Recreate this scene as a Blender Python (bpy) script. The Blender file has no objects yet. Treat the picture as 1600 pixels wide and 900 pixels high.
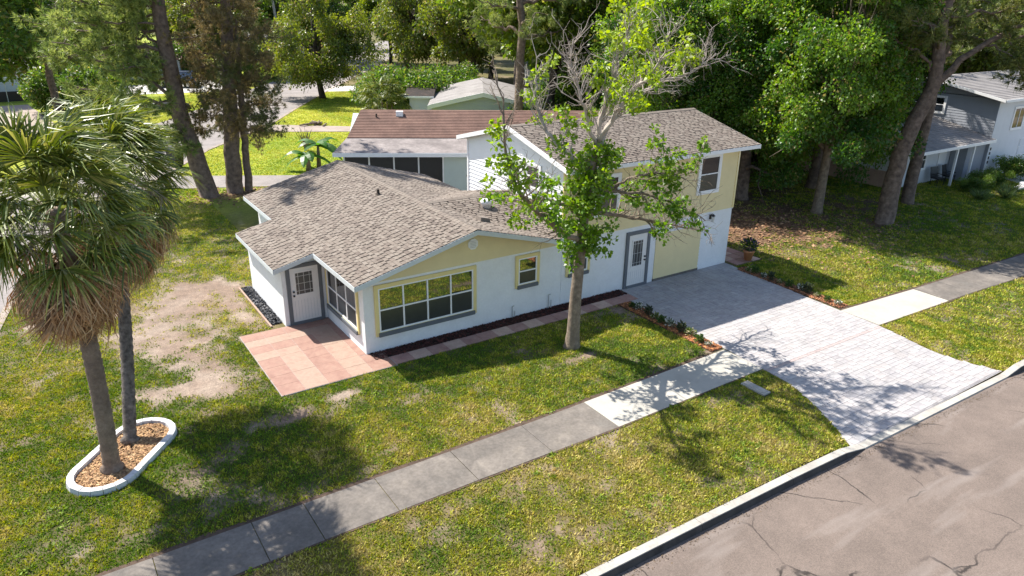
import bpy, math, random
import numpy as np
from mathutils import Vector, Matrix

# ------------------------------------------------------------------ camera, sky, sun, exposure
scene = bpy.context.scene
COL = scene.collection
R_ = math.radians
cam_d = bpy.data.cameras.new('camera'); cam = bpy.data.objects.new('camera', cam_d); COL.objects.link(cam)
cam_d.sensor_width = 36.0; cam_d.lens = 36.0 * 1137.7 / 1600.0
cam_d.clip_start = 0.1; cam_d.clip_end = 3000
YAW, PITCH, ROLL = 0.59372, 0.381624, 0.017865
_f = Vector((math.sin(YAW)*math.cos(PITCH), math.cos(YAW)*math.cos(PITCH), -math.sin(PITCH)))
_r = Vector((math.cos(YAW), -math.sin(YAW), 0)); _u = _r.cross(_f)
_r2 = _r*math.cos(ROLL) + _u*math.sin(ROLL); _u2 = _u*math.cos(ROLL) - _r*math.sin(ROLL)
CAMP = Vector((-7.52, -19.08, 10.35))
cam.matrix_world = Matrix(((_r2.x, _u2.x, -_f.x, CAMP.x), (_r2.y, _u2.y, -_f.y, CAMP.y), (_r2.z, _u2.z, -_f.z, CAMP.z), (0, 0, 0, 1)))
scene.camera = cam

SUN_D = Vector((0.259, -0.581, -0.772))
world = bpy.data.worlds.new('World'); scene.world = world; world.use_nodes = True
wn = world.node_tree.nodes; wl = world.node_tree.links
sky = wn.new('ShaderNodeTexSky'); sky.sky_type = 'NISHITA'; sky.sun_disc = False
sky.sun_elevation = R_(50.5); sky.sun_rotation = R_(-24.0); sky.air_density = 1.0; sky.dust_density = 1.2
wn['Background'].inputs['Strength'].default_value = 0.108
wl.new(sky.outputs['Color'], wn['Background'].inputs['Color'])
sl = bpy.data.lights.new('sun', 'SUN'); sl.energy = 5.0; sl.angle = R_(0.55); sl.color = (1.0, 0.94, 0.85)
so = bpy.data.objects.new('sun', sl); COL.objects.link(so)
so.rotation_euler = SUN_D.to_track_quat('-Z', 'Y').to_euler(); so.location = (-20, 40, 60)
scene.view_settings.view_transform = 'Standard'; scene.view_settings.look = 'None'
scene.view_settings.exposure = 1.02; scene.view_settings.gamma = 1.0
scene.view_settings.use_curve_mapping = False
scene.render.engine = 'CYCLES'
scene.cycles.max_bounces = 6; scene.cycles.transparent_max_bounces = 6
scene.cycles.use_denoising = True

rng = np.random.default_rng(7)
random.seed(11)

# ------------------------------------------------------------------ materials
def mat(name, color=(.5, .5, .5), rough=.8, noise=None, bump=None, attr=None, objrand=None, trans=0.0, metallic=0.0, ior=None, mul_noise=None, stain=None):
    """procedural material: colour ramp over noise / attribute / object random, optional bump and translucency"""
    m = bpy.data.materials.new(name); m.use_nodes = True
    nt = m.node_tree; N = nt.nodes; L = nt.links
    b = N['Principled BSDF']; b.inputs['Roughness'].default_value = rough; b.inputs['Metallic'].default_value = metallic
    if ior: b.inputs['IOR'].default_value = ior
    tc = N.new('ShaderNodeTexCoord')
    def ramp(fac, cols):
        r = N.new('ShaderNodeValToRGB'); e = r.color_ramp.elements
        while len(e) < len(cols): e.new(.5)
        for k, (p, c) in enumerate(cols): e[k].position = p; e[k].color = (*c, 1)
        L.new(fac, r.inputs['Fac']); return r.outputs['Color']
    def noi(sc, det=6, rg=.6, coord='Object'):
        n = N.new('ShaderNodeTexNoise'); n.inputs['Scale'].default_value = sc; n.inputs['Detail'].default_value = det
        n.inputs['Roughness'].default_value = rg; L.new(tc.outputs[coord], n.inputs['Vector']); return n.outputs['Fac']
    out = None
    if attr:
        a = N.new('ShaderNodeAttribute'); a.attribute_name = attr; out = a.outputs['Color']
    if objrand:
        oi = N.new('ShaderNodeObjectInfo'); out = ramp(oi.outputs['Random'], objrand)
    if noise:
        sc, cols = noise; out = ramp(noi(sc), cols)
    def mult(c1, f):
        mx = N.new('ShaderNodeMix'); mx.data_type = 'RGBA'; mx.blend_type = 'MULTIPLY'; mx.inputs[0].default_value = 1
        if c1 is None: mx.inputs[6].default_value = (*color, 1)
        else: L.new(c1, mx.inputs[6])
        L.new(f, mx.inputs[7]); return mx.outputs[2]
    for mn in ([mul_noise] if mul_noise and not isinstance(mul_noise, list) else (mul_noise or [])):
        sc, lo, hi = mn
        out = mult(out, ramp(noi(sc), [(.3, (lo,)*3), (.7, (hi,)*3)]))
    if out is not None: L.new(out, b.inputs['Base Color'])
    else: b.inputs['Base Color'].default_value = (*color, 1)
    if bump:
        sc, st, dist = bump
        bp = N.new('ShaderNodeBump'); bp.inputs['Strength'].default_value = st; bp.inputs['Distance'].default_value = dist
        L.new(noi(sc, 8, .7), bp.inputs['Height']); L.new(bp.outputs['Normal'], b.inputs['Normal'])
    if trans:
        t = N.new('ShaderNodeBsdfTranslucent'); mx = N.new('ShaderNodeMixShader'); mx.inputs[0].default_value = trans
        if out is not None:
            hs = N.new('ShaderNodeHueSaturation'); hs.inputs['Hue'].default_value = .485; hs.inputs['Saturation'].default_value = 1.12; hs.inputs['Value'].default_value = 1.7
            L.new(out, hs.inputs['Color']); L.new(hs.outputs['Color'], t.inputs['Color'])
        else: t.inputs['Color'].default_value = (*color, 1)
        L.new(b.outputs[0], mx.inputs[1]); L.new(t.outputs[0], mx.inputs[2]); L.new(mx.outputs[0], N['Material Output'].inputs['Surface'])
    return m

M = {}
M['stucco'] = mat('white_stucco', (.86, .87, .88), .85, bump=(45, .5, .015), mul_noise=[(12, .95, 1.02), (2.5, .93, 1.0), (.6, .92, 1.0)])
M['white'] = mat('white_paint', (.85, .85, .85), .5, mul_noise=(3, .94, 1))
M['whiteboard'] = mat('white_siding', (.84, .85, .86), .55, mul_noise=(2, .93, 1))
M['yellow'] = mat('yellow_siding', (.78, .65, .36), .6, mul_noise=(2, .92, 1))
M['yellowtrim'] = mat('yellow_trim', (.80, .655, .30), .55, mul_noise=(4, .93, 1))
M['fascia'] = mat('grey_white_fascia', (.6, .65, .68), .5, mul_noise=(3, .9, 1))
M['slate'] = mat('slate_grey_paint', (.13, .145, .165), .5, mul_noise=(5, .85, 1))
M['glass'] = mat('window_glass', (.012, .016, .018), .03, ior=2.9)
M['glass_dark'] = mat('dark_window_glass', (.012, .014, .017), .05, ior=1.6)
M['screen'] = mat('insect_screen', (.04, .045, .05), .28, ior=1.7, mul_noise=(3, .7, 1))
M['doorwhite'] = mat('door_paint', (.78, .76, .74), .4, mul_noise=(5, .95, 1))
M['black'] = mat('black_metal', (.02, .02, .022), .45, mul_noise=(9, .8, 1))
M['steel'] = mat('brushed_metal', (.5, .5, .5), .3, metallic=1, mul_noise=(20, .8, 1))
M['galv'] = mat('galvanised', (.55, .57, .58), .5, metallic=.4, mul_noise=(10, .8, 1))
SH = [(0, (0.131, 0.104, 0.087)), (.14, (0.164, 0.133, 0.111)), (.4, (0.192, 0.160, 0.133)), (.62, (0.220, 0.187, 0.156)), (.82, (0.180, 0.146, 0.121)), (1, (0.232, 0.198, 0.168))]
M['shingle_o'] = mat('tan_shingle', objrand=SH, rough=.92, bump=(90, .4, .006), mul_noise=[(30, .82, 1.08), (.7, .86, 1.06)])
M['shingle_a'] = mat('tan_shingle_field', attr='col', rough=.92, bump=(90, .4, .006), mul_noise=[(30, .82, 1.08), (.7, .86, 1.06)])
M['deck'] = mat('roof_underlay', (.035, .026, .021), .95, mul_noise=(6, .7, 1.1))
PV = [(0, (0.362, 0.344, 0.349)), (.12, (0.397, 0.379, 0.384)), (.42, (0.424, 0.407, 0.407)), (.62, (0.428, 0.400, 0.394)), (.8, (0.442, 0.427, 0.424)), (1, (0.402, 0.375, 0.370))]
M['paver_o'] = mat('concrete_paver', objrand=PV, rough=.85, bump=(40, .3, .005), mul_noise=[(16, .90, 1.05), (5, .88, 1.05), (1.3, .82, 1.06), (.5, .9, 1.04)])
M['paver_a'] = mat('concrete_paver_field', attr='col', rough=.85, bump=(40, .3, .005), mul_noise=[(16, .90, 1.05), (5, .88, 1.05), (1.3, .82, 1.06), (.5, .9, 1.04)])
M['joint'] = mat('sand_joint', (.41, .385, .375), .95, mul_noise=(20, .7, 1.1))
M['tile_red'] = mat('red_sandstone', noise=(3.0, [(.3, (0.248, 0.133, 0.103)), (.5, (0.291, 0.167, 0.128)), (.7, (0.316, 0.197, 0.150))]), rough=.75, bump=(25, .2, .005), mul_noise=(14, .88, 1.05))
M['tile_light'] = mat('buff_sandstone', noise=(3.0, [(.3, (0.296, 0.192, 0.144)), (.5, (0.336, 0.236, 0.180)), (.7, (0.312, 0.188, 0.144))]), rough=.75, bump=(25, .2, .005), mul_noise=(14, .88, 1.05))
M['tile_walk_a'] = mat('mauve_sandstone', noise=(3.0, [(.3, (.33, .17, .15)), (.6, (.42, .25, .21))]), rough=.75, mul_noise=(14, .85, 1.05))
M['tile_walk_b'] = mat('pale_sandstone', noise=(3.0, [(.3, (.50, .32, .26)), (.6, (.58, .40, .32))]), rough=.75, mul_noise=(14, .85, 1.05))
M['mulch_red'] = mat('dark_red_mulch', attr='col', rough=.95)
M['mulch_orange'] = mat('orange_mulch', attr='col', rough=.95)
M['pebble'] = mat('dark_pebbles', attr='col', rough=.6)
M['soil'] = mat('dark_soil', (.085, .055, .038), .97, mul_noise=(8, .5, 1.3), bump=(30, .6, .02))
M['conc_old'] = mat('weathered_concrete', noise=(1.3, [(.25, (0.158, 0.145, 0.129)), (.45, (0.154, 0.136, 0.119)), (.62, (0.198, 0.174, 0.150)), (.8, (0.251, 0.220, 0.180))]), rough=.9, bump=(50, .3, .006), mul_noise=[(14, .82, 1.08), (3.5, .82, 1.1), (.45, .78, 1.12)])
M['conc_new'] = mat('clean_concrete', noise=(.9, [(.3, (0.354, 0.336, 0.294)), (.5, (0.405, 0.385, 0.340)), (.7, (0.442, 0.419, 0.368))]), rough=.85, bump=(50, .2, .004), mul_noise=(6, .93, 1.03))
M['conc_pale'] = mat('far_concrete', noise=(.6, [(.3, (.5, .48, .44)), (.7, (.62, .6, .56))]), rough=.9)
M['sandy'] = mat('sandy_paving', noise=(.8, [(.3, (.26, .21, .18)), (.7, (.36, .30, .26))]), rough=.95, mul_noise=(4, .85, 1.1))
M['kerb'] = mat('kerb_concrete', noise=(1.6, [(.3, (0.306, 0.288, 0.257)), (.6, (0.414, 0.392, 0.351))]), rough=.85, bump=(40, .3, .006), mul_noise=(12, .85, 1.05))
M['edgebrick'] = mat('pale_edging_block', objrand=[(0, (.50, .50, .51)), (.5, (.60, .60, .61)), (1, (.68, .68, .68))], rough=.85, bump=(40, .3, .008), mul_noise=(9, .85, 1.03))
M['bark_grey'] = mat('grey_bark', noise=(7, [(.3, (.13, .10, .075)), (.55, (.23, .18, .135)), (.75, (.33, .275, .215))]), rough=.95, bump=(22, .8, .03))
M['bark_pine'] = mat('pine_bark', noise=(5, [(.3, (0.083, 0.060, 0.050)), (.55, (0.195, 0.143, 0.112)), (.8, (0.330, 0.247, 0.195))]), rough=.97, bump=(9, 1, .06))
M['bark_dark'] = mat('dark_bark', noise=(5, [(.3, (.035, .028, .022)), (.7, (.11, .085, .065))]), rough=.97, bump=(9, 1, .05))
M['bark_palm'] = mat('palm_bark', noise=(4, [(.3, (.14, .10, .075)), (.55, (.24, .18, .135)), (.8, (.33, .26, .2))]), rough=.95, bump=(16, .8, .03), mul_noise=(25, .75, 1.1))
M['bark_palm2'] = mat('dark_palm_bark', noise=(8, [(.35, (0.068, 0.057, 0.050)), (.6, (0.189, 0.162, 0.142)), (.8, (0.365, 0.317, 0.270))]), rough=.95, bump=(16, .8, .03))
M['leaf'] = mat('leaf', attr='col', rough=.42, trans=.42)
M['needle'] = mat('needle', attr='col', rough=.5, trans=.35)
M['frond'] = mat('palm_frond', attr='col', rough=.42, trans=.25)
M['deadfrond'] = mat('dead_frond', attr='col', rough=.85, trans=.12)
M['twig'] = mat('pale_twig', (.33, .27, .22), .9, mul_noise=(8, .8, 1.1))
M['grass'] = mat('grass_blade', attr='col', rough=.75, trans=.22)
M['ground'] = mat('ground', attr='col', rough=.97, bump=(14, .9, .05), mul_noise=[(24, .6, 1.25), (5, .75, 1.2), (.5, .85, 1.12)])
M['redroof'] = mat('red_brown_shingle', noise=(1.1, [(.3, (0.128, 0.072, 0.055)), (.55, (0.187, 0.106, 0.081)), (.75, (0.230, 0.140, 0.106))]), rough=.9, bump=(30, .4, .01), mul_noise=(8, .8, 1.1))
M['porchroof'] = mat('grey_porch_roof', noise=(.9, [(.3, (.15, .13, .125)), (.7, (.30, .265, .255))]), rough=.9, mul_noise=(6, .75, 1.15))
M['greyroof'] = mat('grey_roof', noise=(1.1, [(.3, (0.187, 0.174, 0.170)), (.7, (0.289, 0.272, 0.264))]), rough=.9, bump=(30, .4, .01), mul_noise=(8, .8, 1.1))
M['brownroof'] = mat('litter_covered_roof', noise=(2.2, [(.3, (.010, .007, .006)), (.55, (.026, .016, .012)), (.75, (.06, .038, .028))]), rough=.95, bump=(10, 1, .06))
M['green_wall'] = mat('pale_green_wall', (.50, .58, .55), .8, mul_noise=(1.5, .92, 1))
M['blue_wall'] = mat('grey_green_wall', (.35, .39, .44), .8, mul_noise=(1.5, .92, 1))
M['grey_wall'] = mat('grey_siding', (.30, .32, .36), .75, mul_noise=(1.5, .9, 1))
M['pale_wall'] = mat('pale_grey_wall', (.66, .68, .71), .75, mul_noise=(1.5, .92, 1))
M['terracotta'] = mat('terracotta', (.55, .24, .10), .8, mul_noise=(8, .85, 1.05))
M['rubber'] = mat('rubber', (.02, .02, .02), .8)
M['plastic'] = mat('black_plastic', (.015, .015, .017), .45, mul_noise=(6, .8, 1))
M['carblue'] = mat('blue_car_paint', (.03, .05, .10), .2, ior=1.6, mul_noise=(2, .9, 1))
M['carwhite'] = mat('white_car_paint', (.75, .76, .78), .25, mul_noise=(2, .95, 1))
M['lampglass'] = mat('lamp_glass', (.6, .6, .58), .2)
M['kerbface'] = mat('shade_painted_kerb_face', (.06, .055, .05), .95, mul_noise=(3, .6, 1.3))  # dark tone paints in the shade on the kerb's street side
M['bark_twig'] = mat('pale_grey_twig', noise=(4, [(.3, (.30, .25, .215)), (.7, (.50, .44, .39))]), rough=.95)
M['wood'] = mat('weathered_pole', (.42, .40, .37), .9, mul_noise=(5, .8, 1.05))

def asphalt(name, base, cracks=True):
    m = mat(name, noise=(.55, [(.28, tuple(v*.82 for v in base)), (.5, base), (.72, tuple(min(1, v*1.16) for v in base))]), rough=.92, bump=(120, .5, .008), mul_noise=[(60, .7, 1.25), (26, .78, 1.18), (7, .9, 1.07), (1.7, .9, 1.07)])
    if cracks:
        nt = m.node_tree; N = nt.nodes; L = nt.links; b = N['Principled BSDF']
        src = b.inputs['Base Color'].links[0].from_socket
        tc = N.new('ShaderNodeTexCoord'); nz = N.new('ShaderNodeTexNoise'); nz.inputs['Scale'].default_value = 1.6; nz.inputs['Detail'].default_value = 7
        L.new(tc.outputs['Object'], nz.inputs['Vector'])
        ad = N.new('ShaderNodeMixRGB'); ad.blend_type = 'ADD'; ad.inputs[0].default_value = .45
        L.new(tc.outputs['Object'], ad.inputs[1]); L.new(nz.outputs['Color'], ad.inputs[2])
        vo = N.new('ShaderNodeTexVoronoi'); vo.feature = 'DISTANCE_TO_EDGE'; vo.inputs['Scale'].default_value = .42
        L.new(ad.outputs[0], vo.inputs['Vector'])
        r = N.new('ShaderNodeValToRGB'); r.color_ramp.elements[0].position = .004; r.color_ramp.elements[0].color = (1, 1, 1, 1)
        r.color_ramp.elements[1].position = .010; r.color_ramp.elements[1].color = (0, 0, 0, 1); L.new(vo.outputs['Distance'], r.inputs['Fac'])
        n2 = N.new('ShaderNodeTexNoise'); n2.inputs['Scale'].default_value = .35; L.new(tc.outputs['Object'], n2.inputs['Vector'])
        r2 = N.new('ShaderNodeValToRGB'); r2.color_ramp.elements[0].position = .43; r2.color_ramp.elements[1].position = .50; L.new(n2.outputs['Fac'], r2.inputs['Fac'])
        mu = N.new('ShaderNodeMath'); mu.operation = 'MULTIPLY'; L.new(r.outputs['Color'], mu.inputs[0]); L.new(r2.outputs['Color'], mu.inputs[1])
        mx = N.new('ShaderNodeMix'); mx.data_type = 'RGBA'; L.new(mu.outputs[0], mx.inputs[0]); L.new(src, mx.inputs[6]); mx.inputs[7].default_value = (.035, .027, .023, 1)
        # small oil spots and pale streaks with a shape of their own
        n3 = N.new('ShaderNodeTexNoise'); n3.inputs['Scale'].default_value = 1.1; n3.inputs['Detail'].default_value = 3
        mp = N.new('ShaderNodeMapping'); mp.inputs['Scale'].default_value = (.25, 1.6, 1); L.new(tc.outputs['Object'], mp.inputs['Vector']); L.new(mp.outputs[0], n3.inputs['Vector'])
        r3 = N.new('ShaderNodeValToRGB'); r3.color_ramp.elements[0].position = .56; r3.color_ramp.elements[0].color = (0, 0, 0, 1); r3.color_ramp.elements[1].position = .68; r3.color_ramp.elements[1].color = (.55, .55, .55, 1); L.new(n3.outputs['Fac'], r3.inputs['Fac'])
        m2 = N.new('ShaderNodeMix'); m2.data_type = 'RGBA'; L.new(r3.outputs['Color'], m2.inputs[0]); L.new(mx.outputs[2], m2.inputs[6]); m2.inputs[7].default_value = (.235, .20, .178, 1)
        n4 = N.new('ShaderNodeTexVoronoi'); n4.inputs['Scale'].default_value = .55; n4.inputs['Randomness'].default_value = 1.0; L.new(ad.outputs[0], n4.inputs['Vector'])
        r4 = N.new('ShaderNodeValToRGB'); r4.color_ramp.elements[0].position = .05; r4.color_ramp.elements[0].color = (.6, .6, .6, 1); r4.color_ramp.elements[1].position = .1; r4.color_ramp.elements[1].color = (0, 0, 0, 1); L.new(n4.outputs['Distance'], r4.inputs['Fac'])
        m3 = N.new('ShaderNodeMix'); m3.data_type = 'RGBA'; L.new(r4.outputs['Color'], m3.inputs[0]); L.new(m2.outputs[2], m3.inputs[6]); m3.inputs[7].default_value = (.06, .05, .045, 1)
        L.new(m3.outputs[2], b.inputs['Base Color'])
    return m
M['asphalt'] = asphalt('pinkish_asphalt', (.165, .130, .109))
M['asphalt_far'] = asphalt('grey_asphalt', (.25, .225, .215), False)

# ------------------------------------------------------------------ mesh helpers
class MB:
    """collects shapes; build() links them as ONE mesh object"""
    def __init__(s): s.v = []; s.f = []; s.c = []; s.n = 0; s.hasc = False
    def add(s, verts, faces, col=None):
        verts = np.asarray(verts, float).reshape(-1, 3); o = s.n
        s.v.append(verts); s.n += len(verts)
        s.f.extend([tuple(i + o for i in fc) for fc in faces])
        if col is not None: s.hasc = True
        s.c.append(np.tile(np.array(col if col is not None else (.5, .5, .5), float), (len(verts), 1)))
        return s
    def hexa(s, b4, t4, col=None):
        return s.add(list(b4) + list(t4), [(3, 2, 1, 0), (4, 5, 6, 7), (0, 1, 5, 4), (1, 2, 6, 5), (2, 3, 7, 6), (3, 0, 4, 7)], col)
    def box(s, x0, x1, y0, y1, z0, z1, col=None):
        return s.hexa([(x0, y0, z0), (x1, y0, z0), (x1, y1, z0), (x0, y1, z0)], [(x0, y0, z1), (x1, y0, z1), (x1, y1, z1), (x0, y1, z1)], col)
    def obox(s, o, ex, ey, ez, col=None):
        o, ex, ey, ez = [np.array(q, float) for q in (o, ex, ey, ez)]
        return s.hexa([o, o+ex, o+ex+ey, o+ey], [o+ez, o+ex+ez, o+ex+ey+ez, o+ey+ez], col)
    def prism(s, poly, axis, a, b, col=None):
        n = len(poly)
        def P(p, t):
            return {'y': (p[0], t, p[1]), 'x': (t, p[0], p[1]), 'z': (p[0], p[1], t)}[axis]
        v = [P(p, a) for p in poly] + [P(p, b) for p in poly]
        return s.add(v, [tuple(range(n))[::-1], tuple(range(n, 2*n))] + [(i, (i+1) % n, n+(i+1) % n, n+i) for i in range(n)], col)
    def tube(s, pts, rad, sides=8, col=None, cap=True):
        pts = np.asarray(pts, float); n = len(pts)
        rad = np.broadcast_to(np.asarray(rad, float), (n,))
        t = np.gradient(pts, axis=0); t /= np.linalg.norm(t, axis=1)[:, None] + 1e-9
        ref = np.array([0, 0, 1.]) if abs(t[0][2]) < .9 else np.array([1., 0, 0])
        a = np.arange(sides) * 2 * math.pi / sides
        V = []
        for i in range(n):
            x = np.cross(ref, t[i]); x /= np.linalg.norm(x) + 1e-9; y = np.cross(t[i], x); ref = np.cross(t[i], x) if False else ref
            V.append(pts[i] + rad[i] * (np.cos(a)[:, None]*x + np.sin(a)[:, None]*y))
        F = [(i*sides+k, i*sides+(k+1) % sides, (i+1)*sides+(k+1) % sides, (i+1)*sides+k) for i in range(n-1) for k in range(sides)]
        if cap: F += [tuple(range(sides))[::-1], tuple((n-1)*sides + k for k in range(sides))]
        return s.add(np.concatenate(V), F, col)
    def lathe(s, prof, c=(0, 0, 0), sides=16, col=None):
        pts = [(c[0], c[1], c[2]+z) for r, z in prof]
        a = np.arange(sides) * 2 * math.pi / sides
        V = np.concatenate([np.stack([c[0]+r*np.cos(a), c[1]+r*np.sin(a), np.full(sides, c[2]+z)], 1) for r, z in prof])
        n = len(prof)
        F = [(i*sides+k, i*sides+(k+1) % sides, (i+1)*sides+(k+1) % sides, (i+1)*sides+k) for i in range(n-1) for k in range(sides)]
        F += [tuple(range(sides))[::-1], tuple((n-1)*sides + k for k in range(sides))]
        return s.add(V, F, col)
    def mesh(s, name, m, smooth=False):
        me = bpy.data.meshes.new(name)
        v = np.concatenate(s.v) if s.v else np.zeros((0, 3))
        me.from_pydata(v.tolist(), [], s.f)
        if s.hasc: set_col(me, np.concatenate(s.c))
        me.materials.append(M[m])
        if smooth: me.polygons.foreach_set('use_smooth', np.ones(len(me.polygons), bool))
        me.update(); return me
    def build(s, name, m, parent=None, smooth=False):
        return link(name, s.mesh(name, m, smooth), parent)

def set_col(me, c):
    at = me.color_attributes.new('col', 'FLOAT_COLOR', 'POINT')
    at.data.foreach_set('color', np.concatenate([c, np.ones((len(c), 1))], 1).astype(np.float32).ravel())

def link(name, me, parent=None):
    o = bpy.data.objects.new(name, me); COL.objects.link(o)
    if parent is not None: o.parent = parent
    return o

def tag(o, label=None, cat=None, group=None, kind=None):
    if label: o['label'] = label
    if cat: o['category'] = cat
    if group: o['group'] = group
    if kind: o['kind'] = kind
    return o

def thing(name, label, cat, loc=(0, 0, 0), rotz=0, group=None):
    o = bpy.data.objects.new(name, None); COL.objects.link(o); o.location = loc; o.rotation_euler = (0, 0, rotz); o.empty_display_size = .2
    return tag(o, label, cat, group)

def raw_mesh(name, V, nper, C, m, nv=None):
    """mesh of many equal polygons: V (N*nper,3), consecutive vertices form a face"""
    me = bpy.data.meshes.new(name); n = len(V); nf = n // nper
    me.vertices.add(n); me.vertices.foreach_set('co', V.astype(np.float32).ravel())
    me.loops.add(n); me.loops.foreach_set('vertex_index', np.arange(n, dtype=np.int32))
    me.polygons.add(nf); me.polygons.foreach_set('loop_start', np.arange(0, n, nper, dtype=np.int32))
    try: me.polygons.foreach_set('loop_total', np.full(nf, nper, np.int32))
    except Exception: pass
    me.update(calc_edges=True)
    set_col(me, C); me.materials.append(M[m]); return me

def unit(a): return a / (np.linalg.norm(a, axis=-1, keepdims=True) + 1e-9)

def cards(P, D, size, aspect, C, m, name, fold=.25, lobes=False):
    """leaf-shaped folded quads at P along D"""
    n = len(P); D = unit(D); up = rng.normal(size=(n, 3)); S = unit(np.cross(D, up)); U = np.cross(S, D)
    L = size[:, None] if isinstance(size, np.ndarray) else size
    W = L * aspect
    a = P; b = P + D*L*.5 + S*W*.5 + U*W*fold; c = P + D*L; d = P + D*L*.5 - S*W*.5 + U*W*fold
    V = np.stack([a, b, c, d], 1).reshape(-1, 3)
    return raw_mesh(name, V, 4, np.repeat(C, 4, 0), m)

def needles(P, A, k, length, width, spread, C, m, name):
    n = len(P); P = np.repeat(P, k, 0); A = np.repeat(A, k, 0); C = np.repeat(C, k, 0)
    D = unit(unit(A) + spread*rng.normal(size=(n*k, 3))); D[:, 2] -= .12
    L = length*rng.uniform(.7, 1.15, (n*k, 1)); S = unit(np.cross(D, rng.normal(size=(n*k, 3))))*width*.5
    V = np.stack([P - S, P + S, P + D*L], 1).reshape(-1, 3)
    C = C*rng.uniform(.75, 1.25, (n*k, 1))
    return raw_mesh(name, V, 3, np.repeat(C, 3, 0), m)

# value noise for layout of soil and grass
_g = np.random.default_rng(3).random((256, 256))
def vnoise(x, y):
    xi = np.floor(x).astype(int); yi = np.floor(y).astype(int); fx = x-xi; fy = y-yi
    fx = fx*fx*(3-2*fx); fy = fy*fy*(3-2*fy); g = lambda a, b: _g[a % 256, b % 256]
    return (g(xi, yi)*(1-fx)+g(xi+1, yi)*fx)*(1-fy) + (g(xi, yi+1)*(1-fx)+g(xi+1, yi+1)*fx)*fy
def fbm(x, y, sc, oct=4):
    s = 0; a = .5; t = 0
    for k in range(oct): s = s + a*vnoise(x*sc*2**k + 17.3*k, y*sc*2**k + 9.1*k); t += a; a *= .55
    return s/t
def inpoly(x, y, poly):
    ins = np.zeros(x.shape, bool); n = len(poly)
    for i in range(n):
        x1, y1 = poly[i]; x2, y2 = poly[(i+1) % n]
        if y1 == y2: continue
        c = ((y1 > y) != (y2 > y)) & (x < (x2-x1)*(y-y1)/(y2-y1)+x1); ins ^= c
    return ins

# ------------------------------------------------------------------ layout of the lot (metres; x along the house front, y away from the street)
SW_FX, SW_FY = [-30, -7.7, 1.5, 9.8, 15.85, 20.4, 28.8, 60], [-6.0, -5.9, -5.85, -5.62, -5.7, -5.96, -6.25, -7.3]
SW_NX, SW_NY = [-30, -5.4, -.3, 3.8, 9.7, 15.8, 22.1, 25.6, 60], [-7.3, -7.22, -7.2, -7.23, -7.12, -7.17, -7.37, -7.55, -8.7]
KX, KY = [-40, -.2, 5.3, 9.5, 17.3, 60], [-10.72, -10.78, -10.84, -10.97, -11.1, -11.7]
DRL_Y, DRL_X = [-11.3, -10.9, -10.25, -9.23, -8.23, -7.1, -5.6, -3.5, -.62, -.6, 0.5], [8.2, 8.46, 8.87, 9.37, 9.68, 9.74, 9.82, 9.82, 9.86, 10.3, 10.3]
DRR_Y, DRR_X = [-11.3, -11.0, -10.0, -9.2, -8.4, -7.17, -4.35, 0.0], [16.35, 16.2, 15.75, 15.55, 15.62, 15.79, 15.87, 16.22]
sw_f = lambda x: np.interp(x, SW_FX, SW_FY); sw_n = lambda x: np.interp(x, SW_NX, SW_NY); kerb_y = lambda x: np.interp(x, KX, KY)
dr_l = lambda y: np.interp(y, DRL_Y, DRL_X); dr_r = lambda y: np.interp(y, DRR_Y, DRR_X)
def dr_z(y):
    t = np.clip((-7.3 - np.asarray(y, float)) / 3.6, 0, 1); return .02 - .135*t*t*(3-2*t)
BED_A, BED_B, BED_R = np.array([-7.45, -2.45]), np.array([-6.47, -1.27]), .78
def bed_dist(x, y):
    d = BED_B-BED_A; t = np.clip(((x-BED_A[0])*d[0]+(y-BED_A[1])*d[1])/(d@d), 0, 1)
    return np.hypot(x-BED_A[0]-t*d[0], y-BED_A[1]-t*d[1])
STREET_N = [(-13, -6), (-11, 0), (-9.2, 10), (-5.5, 19), (-1.8, 27), (3, 35), (9.5, 43), (15, 52), (22, 63), (32, 78), (48, 102), (75, 143)]
STREET_F = [(-21, -6), (-19, 0), (-17, 12), (-13, 24), (-8, 34), (-3, 42), (3, 49.5), (8, 57), (15, 68), (25, 83), (41, 107), (67, 148)]
STREET = STREET_N + STREET_F[::-1]
PATH1 = [(-3.0, 25.3), (-1.3, 28.2), (5.5, 24.6), (12, 20.6), (11.3, 18.8), (4.2, 22.3)]
PATH2 = [(8.3, 40.2), (10.2, 43.0), (16.5, 38.6), (15.4, 36.6)]
PATH3 = [(21.6, 62.6), (24.4, 66.9), (34, 63.6), (32, 59.6)]
PATH4 = [(2.5, 68.6), (1.5, 76.5), (13, 80), (14.4, 67.2)]
PATH5 = [(-40, 46), (-40, 66), (-6.5, 65), (-4.2, 43.2), (-8.5, 36)]

DIRT = [(-4.7, 4.4, 1.9, 2.8, .82), (-4.4, 1.0, 1.2, 1.6, .66), (-3.6, 7.5, 1.4, 1.4, .6), (-3.2, -2.3, .9, .45, .75), (-9, 7.4, 3.2, .45, .8), (-2.35, 6.0, .35, 2.0, .7), (-2.6, 8.6, 1.0, .8, .5), (-.1, -9.6, 1.2, .5, .25), (-6.2, 1.0, .8, .6, .45),
        (-1.6, -1.9, .5, .2, .8), (5.5, -3.6, .6, .35, .5), (9.0, -1.6, .35, .5, .6), (7.4, -2.3, .5, .15, .5), (25, -5.2, 3, .4, .3), (-8.6, 3.6, .9, .5, .35), (-4, 9, 1.2, 1, .5)]
LITTER = [(19.8, 4.6, 2.4, 3.6, 1.0), (23, 3.0, 4.0, 3.0, .9), (25, -.6, 5, 1.8, .55), (30, 2.5, 3, 2, .6), (27, 8, 5, 4, .9), (20, 10, 4, 4, .9), (2.5, 21.6, 2.5, .8, .7), (-.5, 26.2, 1.5, .5, .9)]
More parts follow.
